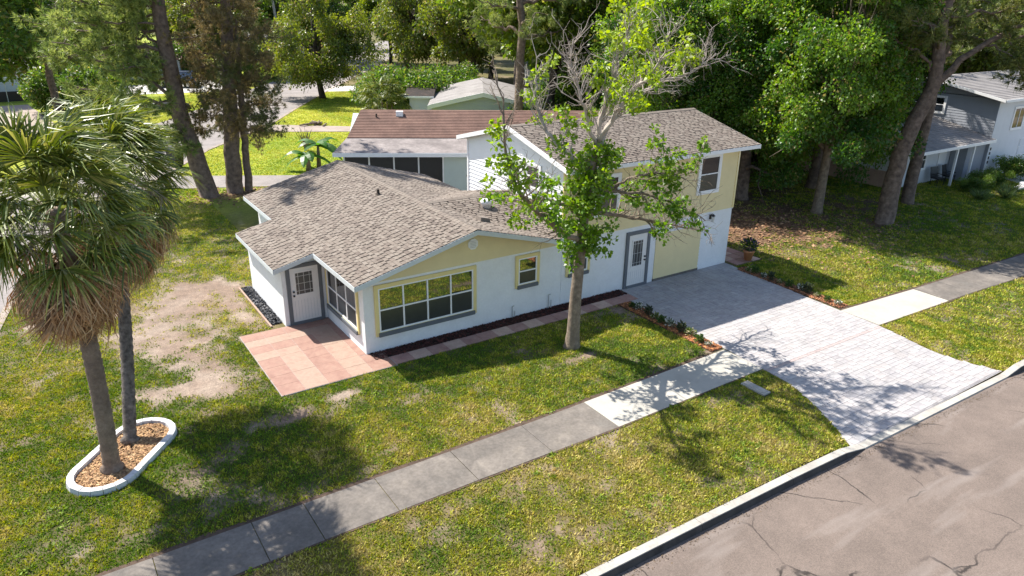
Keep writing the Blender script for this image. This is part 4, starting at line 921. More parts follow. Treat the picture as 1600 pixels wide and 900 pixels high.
# ------------------------------------------------------------------ the half-bare tree in the front lawn
tree = thing('front_yard_tree', 'half-bare grey-trunked tree with leaf tufts standing in the front lawn', 'tree', (5.74, -2.88, 0))
T0 = A3(5.74, -2.88, 0)
rt = np.random.default_rng(21)
TR = [(5.74, -2.88, -.1), (5.75, -2.89, .12), (5.76, -2.9, .5), (5.78, -2.91, 1.8), (5.84, -2.95, 3.3), (5.88, -2.97, 4.2), (5.92, -3.0, 5.0), (5.97, -3.03, 5.64), (6.07, -3.1, 6.1), (6.15, -3.04, 6.45)]
mb = MB(); mb.tube(np.array(TR)-T0, [.32, .25, .205, .178, .16, .148, .13, .12, .108, .095], 14); trunk = mb.build('trunk', 'bark_grey', tree, True)
LIMBS = [  # points, base radius, twig count, leafy share, (bare tail from)
 ([[5.87, -2.96, 3.6], [5.45, -3.2, 3.78], [4.9, -3.43, 4.0], [4.2, -3.55, 4.5], [3.59, -3.67, 5.0], [2.8, -4.15, 5.6], [2.3, -4.45, 6.1], [2.25, -4.15, 7.0], [2.3, -4.0, 7.9], [2.1, -3.9, 8.7]], .095, 40, .36, 1),
 ([[5.87, -2.96, 4.18], [5.34, -2.97, 4.71], [4.45, -2.85, 5.0], [3.77, -2.76, 4.99], [3.34, -2.71, 5.11]], .065, 20, .45, 1),
 ([[5.96, -3.03, 5.64], [5.53, -2.62, 6.08], [5.25, -2.19, 6.43], [5.13, -1.74, 6.87], [5.11, -1.49, 7.5], [5.11, -1.37, 8.17], [5.28, -1.36, 8.83]], .08, 30, .34, 1),
 ([[6.07, -3.1, 6.1], [6.15, -3.04, 6.41], [6.26, -2.99, 7.08], [6.48, -3.01, 7.82], [6.63, -3.12, 8.42], [6.77, -3.22, 9.14], [6.86, -3.28, 9.7]], .085, 44, .30, 1),
 ([[6.15, -3.04, 6.41], [5.69, -3.21, 7.01], [5.35, -3.34, 7.56], [4.95, -3.43, 8.3], [4.69, -3.5, 8.93], [4.67, -3.6, 9.33]], .06, 38, .14, 0),
 ([[6.07, -3.11, 6.27], [6.52, -3.05, 6.92], [7.14, -2.98, 7.56], [7.78, -3.05, 7.87], [8.63, -3.14, 8.11], [9.42, -3.44, 8.34], [10.06, -3.62, 8.87]], .08, 54, .15, 1),
 ([[6.16, -3.1, 6.5], [6.17, -3.65, 7.26], [6.23, -4.17, 7.97], [6.4, -4.66, 8.42], [6.56, -5.0, 9.05], [6.49, -5.2, 9.58]], .065, 38, .30, 1),
 ([[5.9, -2.99, 4.38], [6.5, -2.97, 4.32], [7.2, -2.92, 4.15], [8.1, -2.88, 3.9], [8.8, -2.86, 3.68], [9.8, -2.95, 3.4], [10.6, -3.0, 3.2], [11.3, -3.1, 3.05]], .075, 48, .2, 0),
 ([[5.95, -3.03, 5.24], [6.69, -3.16, 5.02], [7.57, -3.51, 4.94], [8.34, -3.79, 4.7], [9.13, -4.2, 4.26], [9.58, -4.38, 3.98]], .06, 38, .35, 0),
 ([[6.63, -3.12, 5.06], [7.2, -3.38, 5.41], [7.92, -3.75, 5.57], [8.67, -4.13, 5.48], [8.93, -4.31, 5.56]], .045, 26, .6, 1)]
def resample(P, n):
    P = np.asarray(P, float); s = np.concatenate([[0], np.cumsum(np.linalg.norm(np.diff(P, axis=0), axis=1))]); q = np.linspace(0, s[-1], n)
    return np.stack([np.interp(q, s, P[:, k]) for k in range(3)], 1)
LP, LD, LT = [], [], []
def tuft(p, n, r, tone):
    for _ in range(int(n*1.55)):
        d = rt.normal(size=3); d[2] = d[2]*.7+.15; d /= np.linalg.norm(d); LP.append(p+d*r*rt.uniform(.2, 1)); LD.append(d+rt.normal(size=3)*.5-A3(0, 0, .3)); LT.append(tone+rt.normal(0, .12))
for P, r0, nt, leafy, tail in LIMBS:
    L = resample(P, 22); L[1:-1] += rt.normal(0, .025, (20, 3)); rad = np.linspace(r0, .014, 22)
    mb = MB(); mb.tube(L-T0, rad, 8)
    for k in range(nt):
        s = rt.uniform(.22, 1.0); i = int(s*21); p = L[i]; tang = L[min(i+1, 21)]-L[max(i-1, 0)]; tang /= np.linalg.norm(tang)
        dv = rt.normal(size=3); dv -= tang*(dv@tang); dv /= np.linalg.norm(dv); dv = unit(dv*.8+tang*.7+A3(0, 0, .35)); ln = rt.uniform(.45, 1.15)
        q = [p]
        for j in range(4): dv = unit(dv+rt.normal(0, .28, 3)+A3(0, 0, .08)); q.append(q[-1]+dv*ln/4)
        q = np.array(q); mb.tube(q-T0, np.linspace(max(.012, rad[i]*.45), .005, 5), 5, cap=False)
        subs = []
        for j in range(3):
            b = q[rt.integers(1, 5)]; d3 = unit(dv+rt.normal(0, .75, 3)); e = b+d3*rt.uniform(.18, .5); m_ = (b+e)/2+rt.normal(0, .04, 3); mb.tube(np.array([b, m_, e])-T0, [.006, .005, .003], 3, cap=False); subs.append(e)
        if rt.random() < .75:
            for j in range(4): b = q[rt.integers(2, 5)]; d3 = unit(dv+rt.normal(0, .9, 3)); e = b+d3*rt.uniform(.12, .32); mb.tube(np.array([b, e])-T0, [.005, .003], 3, cap=False)
        lf = rt.random() < .62*leafy*(1.0 if tail else (1.5 if s < .6 else .45))
        if lf:
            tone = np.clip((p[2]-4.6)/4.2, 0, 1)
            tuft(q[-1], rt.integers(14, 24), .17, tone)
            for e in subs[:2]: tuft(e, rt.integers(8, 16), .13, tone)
    mb.build('limb', 'bark_twig' if P[0][2] > 5.5 else 'bark_grey', tree, True)
# short shoots with leaves right along the trunk
mb = MB()
for k in range(110):
    s = rt.uniform(.0, 1)**.8; z = 2.75+3.6*s; p = np.array([np.interp(z, [q[2] for q in TR], [q[j] for q in TR]) for j in range(3)]); a = rt.uniform(0, 6.28)
    ln = rt.uniform(.25, .85)*(1.15-.35*s); e = p+A3(math.cos(a)*ln, math.sin(a)*ln, rt.uniform(-.35, .3)); mb.tube(np.array([p, (p+e)/2+A3(0, 0, .05), e])-T0, [.012, .009, .005], 4, cap=False)
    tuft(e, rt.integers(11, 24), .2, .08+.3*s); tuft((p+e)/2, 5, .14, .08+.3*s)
mb.build('shoot', 'bark_grey', tree)
for c in [(7.9, -3.65, 5.35), (7.6, -3.5, 5.0), (8.2, -3.8, 5.5), (8.4, -4.0, 5.1), (2.35, -4.4, 6.1), (2.25, -4.2, 6.7), (2.9, -4.1, 5.55), (4.3, -2.8, 4.7), (4.0, -2.8, 4.4), (5.3, -2.3, 6.35), (5.5, -2.6, 6.2)]:
    for k in range(4): tuft(A3(*c)+rt.normal(0, .22, 3), 14, .16, .4)
LP, LD, LT = np.array(LP), np.array(LD), np.clip(np.array(LT), 0, 1)
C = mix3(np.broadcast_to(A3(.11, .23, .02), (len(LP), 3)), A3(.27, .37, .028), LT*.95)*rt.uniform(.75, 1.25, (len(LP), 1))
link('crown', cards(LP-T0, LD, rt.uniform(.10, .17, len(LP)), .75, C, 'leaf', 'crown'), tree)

# ------------------------------------------------------------------ generic broadleaf trees and pines
def broad_proto(seed, H, cr, cz, crz, nclump, nleaf, size, tones, bark='bark_dark', trunk_r=.28, flat=.35, lean=(0, 0), asp=.6, droop=0.0, sig=.5):
    r = np.random.default_rng(seed); cen = []
    while len(cen) < nclump:
        d = r.normal(size=3); d /= np.linalg.norm(d); q = r.uniform(.35, 1)**.5
        p = d*q*A3(cr, cr, crz)*(1+.28*math.sin(3*math.atan2(d[1], d[0])+seed)+.15*math.sin(5*d[2]+seed))
        if p[2] < -crz*(1-flat) and r.random() < .7: continue
        cen.append(p+A3(lean[0], lean[1], cz))
    cen = np.array(cen); mb = MB()
    tp = np.array([(0, 0, -.1), (0, 0, .3), (lean[0]*.1, lean[1]*.1, cz*.3), (lean[0]*.4, lean[1]*.4, cz*.62), (lean[0]*.8, lean[1]*.8, cz*.95), (lean[0], lean[1], cz+crz*.5)]); tp[2:-1, :2] += r.normal(0, .12, (3, 2))
    mb.tube(tp, np.array([1.5, 1.15, .95, .8, .5, .2])*trunk_r, 9)
    for k in r.choice(nclump, min(nclump, 26), False):
        e = cen[k]; z0 = min(e[2]-.3, r.uniform(.35, .85)*cz); z0 = max(z0, cz*.25); i = np.array([np.interp(z0, tp[:, 2], tp[:, j]) for j in range(3)])
        m1 = i+(e-i)*.4+A3(0, 0, .3)+r.normal(0, .2, 3); mb.tube(resample([i, m1, e], 6), np.linspace(.42, .08, 6)*trunk_r, 6, cap=False)
        for j in range(3): e2 = e+r.normal(0, .8, 3); mb.tube([m1+(e-m1)*.4, (m1+e2)/2, e2], [.12*trunk_r, .08*trunk_r, .03*trunk_r], 4, cap=False)
    tm = mb.mesh('trunk', bark, True)
    per = nleaf//nclump; P = np.repeat(cen, per, 0); s = sig*r.uniform(.6, 1.3, nclump); D = r.normal(size=(len(P), 3)); D /= np.linalg.norm(D, axis=1)[:, None]
    P = P + D*(r.random((len(P), 1))**.45)*np.repeat(s, per)[:, None]*1.9*A3(1, 1, .75)
    if droop: P[:, 2] -= droop*r.random(len(P))**2
    tn = np.array(tones); ct = r.random(nclump); c = np.repeat(tn[0]+(tn[1]-tn[0])*ct[:, None], per, 0)
    if len(tn) > 2: c = np.where((r.random(len(c)) < .1)[:, None], tn[2], c)
    c = c*r.uniform(.7, 1.3, (len(c), 1)); DD = D+r.normal(0, .6, D.shape)-A3(0, 0, .35+droop)
    cm = cards(P, DD, size*r.uniform(.7, 1.3, len(P)), asp, c, 'leaf', 'crown'); return tm, cm
def plant(proto, name, label, loc, s=1, rz=0, group=None, sz=None, cat='tree'):
    t = thing(name, label, cat, loc, rz, group); t.scale = (s, s, sz or s); link('trunk', proto[0], t); link('crown', proto[1], t); return t
G_DARK = [(0.042, 0.102, 0.017), (0.138, 0.228, 0.034), (0.192, 0.192, 0.048)]
G_MID = [(0.056, 0.123, 0.016), (0.168, 0.235, 0.028), (0.224, 0.235, 0.056)]
G_OLIVE = [(0.075, 0.115, 0.018), (0.196, 0.247, 0.034), (0.196, 0.161, 0.069)]
G_BRIGHT = [(0.039, 0.112, 0.016), (0.168, 0.286, 0.034), (0.224, 0.202, 0.067)]
PA = broad_proto(1, 13, 4.6, 7.6, 4.8, 120, 26000, .30, G_MID, lean=(.4, .3))
PB = broad_proto(2, 14, 5.2, 8.0, 5.2, 130, 28000, .30, G_DARK, lean=(-.6, .2))
PC = broad_proto(3, 12, 4.2, 6.6, 4.6, 110, 24000, .27, G_OLIVE, lean=(.7, -.4), droop=.5)
PD = broad_proto(4, 12, 4.2, 6.8, 4.9, 220, 120000, .135, G_BRIGHT, bark='bark_grey', trunk_r=.24, asp=.75, lean=(-.3, .2), sig=.45)
PE = broad_proto(5, 11, 3.4, 6.4, 4.8, 190, 95000, .135, G_BRIGHT, bark='bark_pine', trunk_r=.3, asp=.75, lean=(.2, -.3), sig=.45)
PS = broad_proto(6, 4, 2.0, 1.7, 1.6, 40, 9000, .22, G_DARK, trunk_r=.08, sig=.5)
PU = broad_proto(9, 10, 5.0, 5.6, 4.6, 120, 34000, .24, G_OLIVE, trunk_r=.3, lean=(-1.2, -.8), droop=.9, sig=.55)
# near trees right of the driveway
plant(PD, 'oak_tree', 'bright green leafy tree with pale slender trunk in the right lawn', (26.5, 2.8, 0), 1.0, .4, sz=1.15)
plant(PE, 'oak_tree', 'leafy tree with thick reddish trunk at the right rear corner of the house', (25.3, 6.8, 0), 1.05, 1.2)
plant(PD, 'oak_tree', 'tall green tree close behind the right end of the house', (22.6, 10.6, 0), .95, 1.9)
plant(PD, 'oak_tree', 'dense green tree behind the two-storey roof, reaching its right end', (29.5, 11.5, 0), 1.1, 2.6)
plant(PE, 'oak_tree', 'bushy green tree between the leafy lawn tree and the grey neighbour house', (31.2, 6.4, 0), 1.05, 4.0, sz=1.3)
plant(PD, 'oak_tree', 'tall green tree filling the gap left of the right-hand pines', (36.5, 11.5, 0), 1.15, 5.2)
plant(PU, 'oak_tree', 'olive oak with drooping crown beside the back street', (19.6, 57.5, 0), 1.0, .3)
plant(PU, 'oak_tree', 'light green oak with a dark leaning trunk beyond the back lawn', (36.5, 72.0, 0), 1.35, 2.2, sz=1.5)
BG = [(-9.8, 46.5, 1), (-8.3, 92.9, 1), (-3.9, 84, 0), (1.3, 98.6, 1), (5.3, 90, 2), (13, 104.2, 1), (19.0, 100.3, 0), (25.6, 118, 1), (34, 104, 1), (17.0, 84.7, 2), (27.5, 95, 1), (44.0, 93.1, 0), (49.8, 80.9, 2), (52.9, 122, 1), (61.4, 117.2, 1), (37.3, 55.8, 2), (45.9, 66, 1), (59.4, 92.4, 0), (57.2, 69.9, 1),
      (39.7, 41.0, 1), (51.0, 49.3, 1), (37.5, 29.2, 1), (72.8, 70.1, 1), (53.0, 40.6, 0), (37.3, 21.9, 1), (45.5, 26.6, 1), (66.4, 40.6, 1), (44.4, 17.4, 0), (58.6, 16.3, 2), (69.0, 18.0, 2), (75.1, 16.5, 0), (67.1, 11.9, 2), (-14.3, 76.8, 1), (63.3, 24, 1), (28.1, 28.6, 0), (31.2, 18.9, 1), (85, 55, 1), (80, 90, 1), (10, 118, 1), (-2, 118, 1), (48, 140, 1), (90, 30, 0), (100, 75, 1), (70, 135, 1), (25, 140, 1), (-20, 105, 1)]
def az_of(x, y): return math.degrees(math.atan2(x-CAMP.x, y-CAMP.y))
BG.sort(key=lambda b: az_of(b[0], b[1]))
ORD = ['first', 'second', 'third', 'fourth', 'fifth', 'sixth', 'seventh', 'eighth', 'ninth', 'tenth', 'eleventh', 'twelfth', 'thirteenth', 'fourteenth', 'fifteenth', 'sixteenth', 'seventeenth', 'eighteenth', 'nineteenth', 'twentieth', 'twenty-first', 'twenty-second', 'twenty-third', 'twenty-fourth', 'twenty-fifth', 'twenty-sixth', 'twenty-seventh', 'twenty-eighth', 'twenty-ninth', 'thirtieth']
cnt = [0, 0, 0]
for k, (x, y, v) in enumerate(BG):
    kd = ['mid-green', 'dark green', 'olive green'][v]; lb = '%s background tree, %s of its colour counted from the left' % (kd, ORD[cnt[v]]); cnt[v] += 1
    plant((PA, PB, PC)[v], 'background_tree', lb, (x, y, 0), random.uniform(1.0, 1.35), random.uniform(0, 6), 'trees in the background')
# low dark shrubs that close the view under the crowns
SHR = [(19.5, 41), (22.5, 40.5), (21.3, 43), (27, 20.5), (30.5, 15.5), (33, 24), (36, 17), (24.5, 25.5), (40, 33), (32, 31), (22.5, 13.2), (25.0, 11), (46, 47), (50, 33), (10.5, 84), (2, 88), (-5, 79), (20, 78), (40, 14.5), (34, 13), (28, 42), (30, 48), (26.5, 53), (-4.5, 58), (-2.3, 56.5), (12, 92), (22, 90), (57, 96), (70, 100)]
for k, (x, y) in enumerate(sorted(SHR, key=lambda b: az_of(*b))):
    plant(PS, 'shrub', 'dark understorey shrub below the trees, %s from the left' % ORD[k], (x, y, 0), random.uniform(.85, 1.4), random.uniform(0, 6), 'shrubs under the background trees', cat='shrub')

def pine_build(name, label, trunk, rad, limbs, seed, tones, k=15, length=.34, width=.024, ntuft=9, nsub=7, bark='bark_pine', spread=.55, cat='pine tree', sub_len=(.7, 1.6)):
    r = np.random.default_rng(seed); base = A3(*trunk[0]); t = thing(name, label, cat, tuple(base))
    TP = resample(trunk, 24); TP[1:-1] += r.normal(0, .03, (22, 3)); mb = MB(); rr = np.interp(np.linspace(0, 1, 24), np.linspace(0, 1, len(rad)), rad); mb.tube(np.vstack([TP[0]-A3(0, 0, .1), TP])-base, np.concatenate([[rr[0]*1.3], rr]), 12); mb.build('trunk', bark, t, True)
    mb = MB(); P, A = [], []
    for path, r0 in limbs:
        L = resample(path, 12); L[1:] += r.normal(0, .08, (11, 3)); mb.tube(L-base, np.linspace(r0, r0*.2, 12), 7)
        for q in range(nsub):
            s = r.uniform(.3, 1); i = int(s*11); tg = unit(L[min(i+1, 11)]-L[max(i-1, 0)]); d = unit(r.normal(size=3)*A3(1, 1, .6)+tg*.8+A3(0, 0, .15)); ln = r.uniform(*sub_len); S = [L[i]]
            for j in range(4): d = unit(d+r.normal(0, .25, 3)+A3(0, 0, .06)); S.append(S[-1]+d*ln/4)
            S = np.array(S); mb.tube(S-base, np.linspace(.025, .01, 5), 4, cap=False)
            for j in range(ntuft):
                f = r.uniform(.3, 1)*3.999; i2 = int(f); p = S[i2]+(S[i2+1]-S[i2])*(f-i2); P.append(p+r.normal(0, .16, 3)); A.append(d+r.normal(0, .7, 3)+A3(0, 0, .3))
    mb.build('branch', bark, t, True)
    P, A = np.array(P), np.array(A); tn = np.array(tones); c = tn[0]+(tn[1]-tn[0])*r.random((len(P), 1))
    link('crown', needles(P-base, A, k, length, width, spread, c, 'needle', 'crown'), t); return t
def rand_limbs(tp, zs, reach, seed, bias=(0, 0), r0=.09, up=.5, zc_=None):
    r = np.random.default_rng(seed); out = []; tp = np.array(tp)
    for k, z in enumerate(zs):
        a = k*2.4+r.uniform(-.5, .5); p = np.array([np.interp(z, tp[:, 2], tp[:, j]) for j in range(3)]); L = reach*r.uniform(.6, 1.1); d = A3(math.cos(a)+bias[0], math.sin(a)+bias[1], 0); d = d/np.linalg.norm(d)
        out.append(([p, p+d*L*.35+A3(0, 0, up*.3), p+d*L*.7+A3(0, 0, up*.35), p+d*L+A3(0, 0, up)], r0*r.uniform(.6, 1.1)))
    return out
PN = [(.12, .19, .045), (.31, .36, .11)]
tp = [(.29, 21.9, 0), (-.05, 22.1, 2), (-.44, 22.39, 4), (-.65, 22.54, 7.2), (-.72, 22.56, 9.3), (-.5, 22.6, 13), (.2, 22.8, 19)]
lim = rand_limbs(tp, np.linspace(6.0, 11.5, 15), 4.4, 5, (-1.15, .35), .1, .25) + rand_limbs(tp, np.linspace(12.5, 18.5, 18), 5.6, 15, (.45, .2), .1, .4) + [([A3(-.45, 22.4, 4.3), A3(-1.6, 23.2, 5.0), A3(-3.2, 24.2, 5.4), A3(-5.4, 25.6, 5.6)], .1), ([A3(-.5, 22.4, 5), A3(-2, 22.6, 6.4), A3(-4.2, 24.2, 7.2), A3(-6.3, 26.2, 7.0)], .1), ([A3(-.6, 22.5, 6.3), A3(-2, 23.5, 7.6), A3(-4, 25, 8.4), A3(-6.0, 26, 8.6)], .09), ([A3(-.55, 22.5, 5.4), A3(-1.2, 21.5, 5.2), A3(-2.6, 21.0, 4.9), A3(-4.0, 21.2, 4.6)], .08), ([A3(-.2, 22.2, 3.0), A3(-.7, 21.8, 2.6), A3(-1.2, 21.8, 2.9), A3(-2.0, 22.4, 3.2)], .05)]
pine_build('pine_tree', 'leaning long-needled pine with wide crown left of the house', tp, [.50, .44, .40, .32, .25, .17, .07], lim, 31, PN, ntuft=17, nsub=11, width=.036, k=18)
tp = [(-4.8, 46, 0), (-5.0, 46.4, 4), (-4.6, 46.6, 9), (-4.8, 46.6, 14)]
pine_build('pine_tree', 'farther pine across the back street behind the palm crowns', tp, [.3, .24, .18, .08], rand_limbs(tp, np.linspace(5.4, 13, 18), 4.6, 6, (-.3, 0), .1, .4), 32, PN, ntuft=15, nsub=10, width=.055, length=.5, k=16)
BR = [(.12, .11, .045), (.30, .235, .10)]
for (bx, by, rr_, sd, lb, top, zs) in ((1.71, 22.16, .46, 41, 'dark olive-brown cedar with straight trunk right of the leaning pine', (2.5, 21.7, 12.5), np.linspace(3.2, 12, 30)), (2.42, 22.1, .22, 42, 'slender brown cedar stem hugging the larger cedar', (2.75, 21.9, 9.0), np.linspace(3.4, 8.6, 12))):
    tp = [(bx, by, 0), (bx+.1, by-.05, 3), (bx+(top[0]-bx)*.55, by-.2, 6.8), top]
    pine_build('cedar_tree', lb, tp, [rr_, rr_*.85, rr_*.65, rr_*.25], rand_limbs(tp, zs, 2.5, sd, (0, 0), .05, -.25), sd, BR if sd == 41 else [(.07, .10, .03), (.16, .17, .06)], k=20, length=.2, width=.024, ntuft=16, nsub=10, spread=1.0, cat='cedar tree', sub_len=(.5, 1.2))
tp = [(22, 24.5, 0), (22.1, 24.4, 4), (22.2, 24.3, 8), (22.0, 24.4, 11), (22.3, 24.4, 15)]
pine_build('pine_tree', 'tall dark-trunked pine rising behind the red roof', tp, [.36, .32, .28, .22, .1], rand_limbs(tp, np.linspace(7.6, 14, 15), 4.2, 7, (0, 0), .14, .9), 33, PN, ntuft=10, nsub=7, width=.035, length=.42)
tp = [(33, 41, 0), (33.2, 41, 5), (32.8, 41.2, 9), (33, 41, 14)]
pine_build('pine_tree', 'light green pine left of the tall dark-trunked pine', tp, [.34, .28, .2, .1], rand_limbs(tp, np.linspace(5.0, 13.5, 18), 4.6, 17, (0, 0), .13, .6), 37, [(.09, .15, .03), (.2, .25, .06)], ntuft=11, nsub=7, width=.05, length=.5)
tp = [(40, 24.5, 0), (40, 24.4, 5), (40.2, 24.3, 9), (40.2, 24.4, 14)]
pine_build('pine_tree', 'pine with spreading grey branches above the two-storey ridge', tp, [.34, .28, .2, .1], rand_limbs(tp, np.linspace(6.5, 13.5, 14), 5.0, 27, (-.4, 0), .13, .8), 38, PN, ntuft=10, nsub=7, width=.05, length=.5)
tp = [(27.93, -.09, 0), (27.96, -.1, 2), (28.02, -.15, 3.83), (28.35, -.4, 5.4), (28.73, -.63, 6.86), (28.6, -.55, 9), (28.4, -.4, 13)]
lim = [([A3(28.6, -.55, 6.4), A3(29.4, -1.1, 7.9), A3(30.3, -1.7, 8.7), A3(31.9, -2.6, 9.5), A3(33.5, -3.4, 10)], .2), ([A3(28.7, -.6, 6.9), A3(28.9, -.2, 8.2), A3(29.6, .4, 9.4), A3(30, .8, 11)], .16), ([A3(28.7, -.6, 7.4), A3(27.6, -.2, 8.3), A3(26.2, .2, 8.8), A3(25.0, .5, 9.4)], .1), ([A3(28.6, -.55, 8.3), A3(27.5, -.8, 9.0), A3(26, -1.2, 9.5), A3(24.6, -1.4, 9.8)], .09), ([A3(30.2, -1.6, 8.6), A3(30.6, -2.4, 8.4), A3(31.2, -3.2, 7.9), A3(31.6, -3.7, 7.2)], .06), ([A3(31.2, -2.2, 9.2), A3(31.8, -2.2, 8.6), A3(32.4, -2.6, 7.6), A3(32.9, -2.9, 6.9)], .06)] + rand_limbs(tp, np.linspace(9, 12.8, 10), 4.4, 9, (0, 0), .1, .5)
pine_build('pine_tree', 'large forked pine with grey-brown trunk in the right lawn', tp, [.46, .41, .37, .32, .27, .2, .08], lim, 34, [(.08, .12, .025), (.2, .21, .055)], ntuft=14, nsub=10, width=.034, length=.36, k=17)
tp = [(32.7, 1.4, 0), (32.66, 1.42, 3), (32.7, 1.4, 5.8), (32.9, 1.3, 9), (33, 1.2, 13.5)]
pine_build('pine_tree', 'darker straight pine just right of the large forked pine', tp, [.34, .3, .26, .2, .1], rand_limbs(tp, np.linspace(7.8, 13, 14), 4.4, 10, (.3, -.2), .11, .6), 35, PN, ntuft=10, nsub=7, width=.03, length=.38)
tp = [(48, 12.5, 0), (48, 12.4, 6), (48.4, 12, 13)]
pine_build('pine_tree', 'pine crown hanging over the grey neighbour roof', tp, [.34, .26, .1], rand_limbs(tp, np.linspace(6, 12.5, 16), 5.0, 12, (0, -.3), .11, .3), 36, [(.10, .14, .03), (.22, .22, .06)], ntuft=9, nsub=6, width=.04, length=.42)

# ------------------------------------------------------------------ bedding plants, pots and shrubs
def small_plant(seed, r0, h, n, size, tones, flower=None):
    r = np.random.default_rng(seed); P = r.normal(size=(n, 3)); P = P/np.linalg.norm(P, axis=1)[:, None]*r.random((n, 1))**.4; D = P+A3(0, 0, .5)+r.normal(0, .4, P.shape); P = P*A3(r0, r0, h*.5)+A3(0, 0, h*.55); P[:, 2] = np.maximum(P[:, 2], .02)
    tn = np.array(tones); c = tn[0]+(tn[1]-tn[0])*r.random((n, 1))
    if flower is not None: c[r.random(n) < .22] = flower
    return cards(P, D, size*r.uniform(.7, 1.3, n), .45, c, 'leaf', 'foliage')
SP = [small_plant(300, .17, .34, 130, .13, [(.03, .07, .02), (.08, .14, .03)]), small_plant(301, .2, .26, 140, .11, [(.04, .09, .02), (.14, .19, .04)], A3(.65, .62, .45)), small_plant(302, .14, .42, 120, .16, [(.035, .05, .03), (.10, .12, .06)]), small_plant(303, .2, .3, 140, .12, [(.05, .08, .05), (.16, .2, .12)], A3(.7, .7, .65))]
def stems(seed, h, n=6):
    r = np.random.default_rng(seed); mb = MB()
    for k in range(n): a = r.uniform(0, 6.28); mb.tube([(0, 0, -.02), (math.cos(a)*.05, math.sin(a)*.05, h*.4), (math.cos(a)*.12, math.sin(a)*.12, h*.85)], [.008, .006, .004], 4, cap=False)
    return mb.mesh('stem', 'bark_dark')
SM = stems(5, .3)
for side_, xs_, yy, nm in ((0, 9.55, np.linspace(-1.45, -5.2, 10), 'in the left driveway bed'), (1, 16.2, np.linspace(-1.2, -5.3, 11), 'in the right driveway bed')):
    for k, y in enumerate(yy):
        v = (k*3+side_) % 4; t = thing('bedding_plant', '%s bedding plant, %s from the house %s' % (['dark green', 'yellow-flecked', 'upright grey-green', 'white-flecked'][v], ORD[k], nm), 'plant', (xs_+random.uniform(-.1, .1), float(y)+random.uniform(-.08, .08), .01), random.uniform(0, 6), 'bedding plants along the driveway')
        s = random.uniform(.5, .85); t.scale = (s, s, s); link('foliage', SP[v], t); link('stem', SM, t)
pot = thing('potted_plant', 'terracotta pot with purple-flowered plant at the right house corner', 'potted plant', (17.3, -.3, .03))
mb = MB(); mb.lathe([(.15, 0), (.22, .36), (.25, .37), (.25, .44), (.21, .44), (.2, .38), (0, .37)], (0, 0, 0), 18); mb.build('pot', 'terracotta', pot, True)
o = link('foliage', small_plant(310, .33, .5, 320, .13, [(.03, .07, .02), (.07, .12, .03)], A3(.10, .06, .22)), pot); o.location = (0, 0, .38)
BSP = broad_proto(11, 3, .45, 1.3, .8, 18, 1500, .14, G_MID, trunk_r=.03, sig=.2)
plant(BSP, 'slim_shrub', 'slim young shrub against the pale green neighbour wall', (12.6, 14.9, 0), 1.25, 0, cat='shrub')
for k, (x, y, s, lb) in enumerate(((38.5, .9, .26, 'low rounded shrub in front of the neighbour porch, left one'), (40.2, 1.0, .3, 'low rounded shrub in front of the neighbour porch, middle one'), (42.0, 1.1, .28, 'low rounded shrub in front of the neighbour porch, right one'), (44.6, 1.2, .42, 'dark bush beside the neighbour garage corner'), (20.0, 12.6, .7, 'bush behind the right rear of the house'))):
    plant(PS, 'shrub', lb, (x, y, 0), s, k*1.3, cat='shrub')
gt = []
for k, (x, y) in enumerate(((37.2, -.3), (38.9, -.9), (40.3, -.5))):
    r = np.random.default_rng(400+k); n = 160; a = r.uniform(0, 6.28, n); D = np.stack([np.cos(a), np.sin(a), r.uniform(.5, 1.6, n)], 1)
    o = link('grass_clump', cards(np.zeros((n, 3))+r.normal(0, .06, (n, 3))*A3(1, 1, 0), D, r.uniform(.5, .9, n), .06, A3(.10, .15, .05)*r.uniform(.6, 1.6, (n, 1)), 'leaf', 'grass_clump')); o.location = (x, y, 0); tag(o, 'strappy grass clump before the neighbour porch, %s from the left' % ORD[k], 'plant', 'grass clumps by the neighbour porch')
# banana plant behind the roof
ban = thing('banana_plant', 'banana plant with broad drooping leaves behind the roof ridge', 'plant', (6.9, 25.2, 0))
mb = MB(); mb.tube([(0, 0, 0), (.05, 0, .5), (0, .05, 1.0)], [.16, .13, .07], 10); mb.tube([(.8, .3, 0), (.82, .3, .8), (.85, .35, 1.5)], [.15, .12, .06], 10); mb.build('stem', 'green_wall' if False else 'bark_palm', ban, True)
for k in range(20):
    a = k*2.4; b0 = A3(0, 0, .95) if k % 2 else A3(.85, .35, 1.45); L = random.uniform(1.4, 2.1); el = random.uniform(.2, 1.2); V, Fc = [], []; dv = A3(math.cos(a), math.sin(a), 0); sd = A3(-math.sin(a), math.cos(a), 0); n = 9
    for j in range(n+1):
        s = j/n; p = b0+dv*L*s*math.cos(el*.6)+A3(0, 0, L*(math.sin(el)*s-.85*s*s)); w = .30*math.sin(math.pi*min(1, s*.92+.08))**.7*(1 if j % 2 else .9); V += [p-sd*w-A3(0, 0, w*.35), p, p+sd*w-A3(0, 0, w*.35)]
    for j in range(n): i = j*3; Fc += [(i, i+1, i+4, i+3), (i+1, i+2, i+5, i+4)]
    mb = MB(); mb.add(V, Fc, A3(.045, .12, .018)*random.uniform(.8, 1.7)); mb.build('leaf', 'leaf', ban)
ar = thing('fan_palm', 'cluster palm with arching fronds beside the pale wing wall', 'palm tree', (17.6, 36.6, 0))
mb = MB()
for k in range(4): mb.tube([(k*.5-.8, .2*k, 0), (k*.5-.9, .2*k, 2.2)], [.09, .06], 7)
mb.build('stem', 'bark_palm', ar)
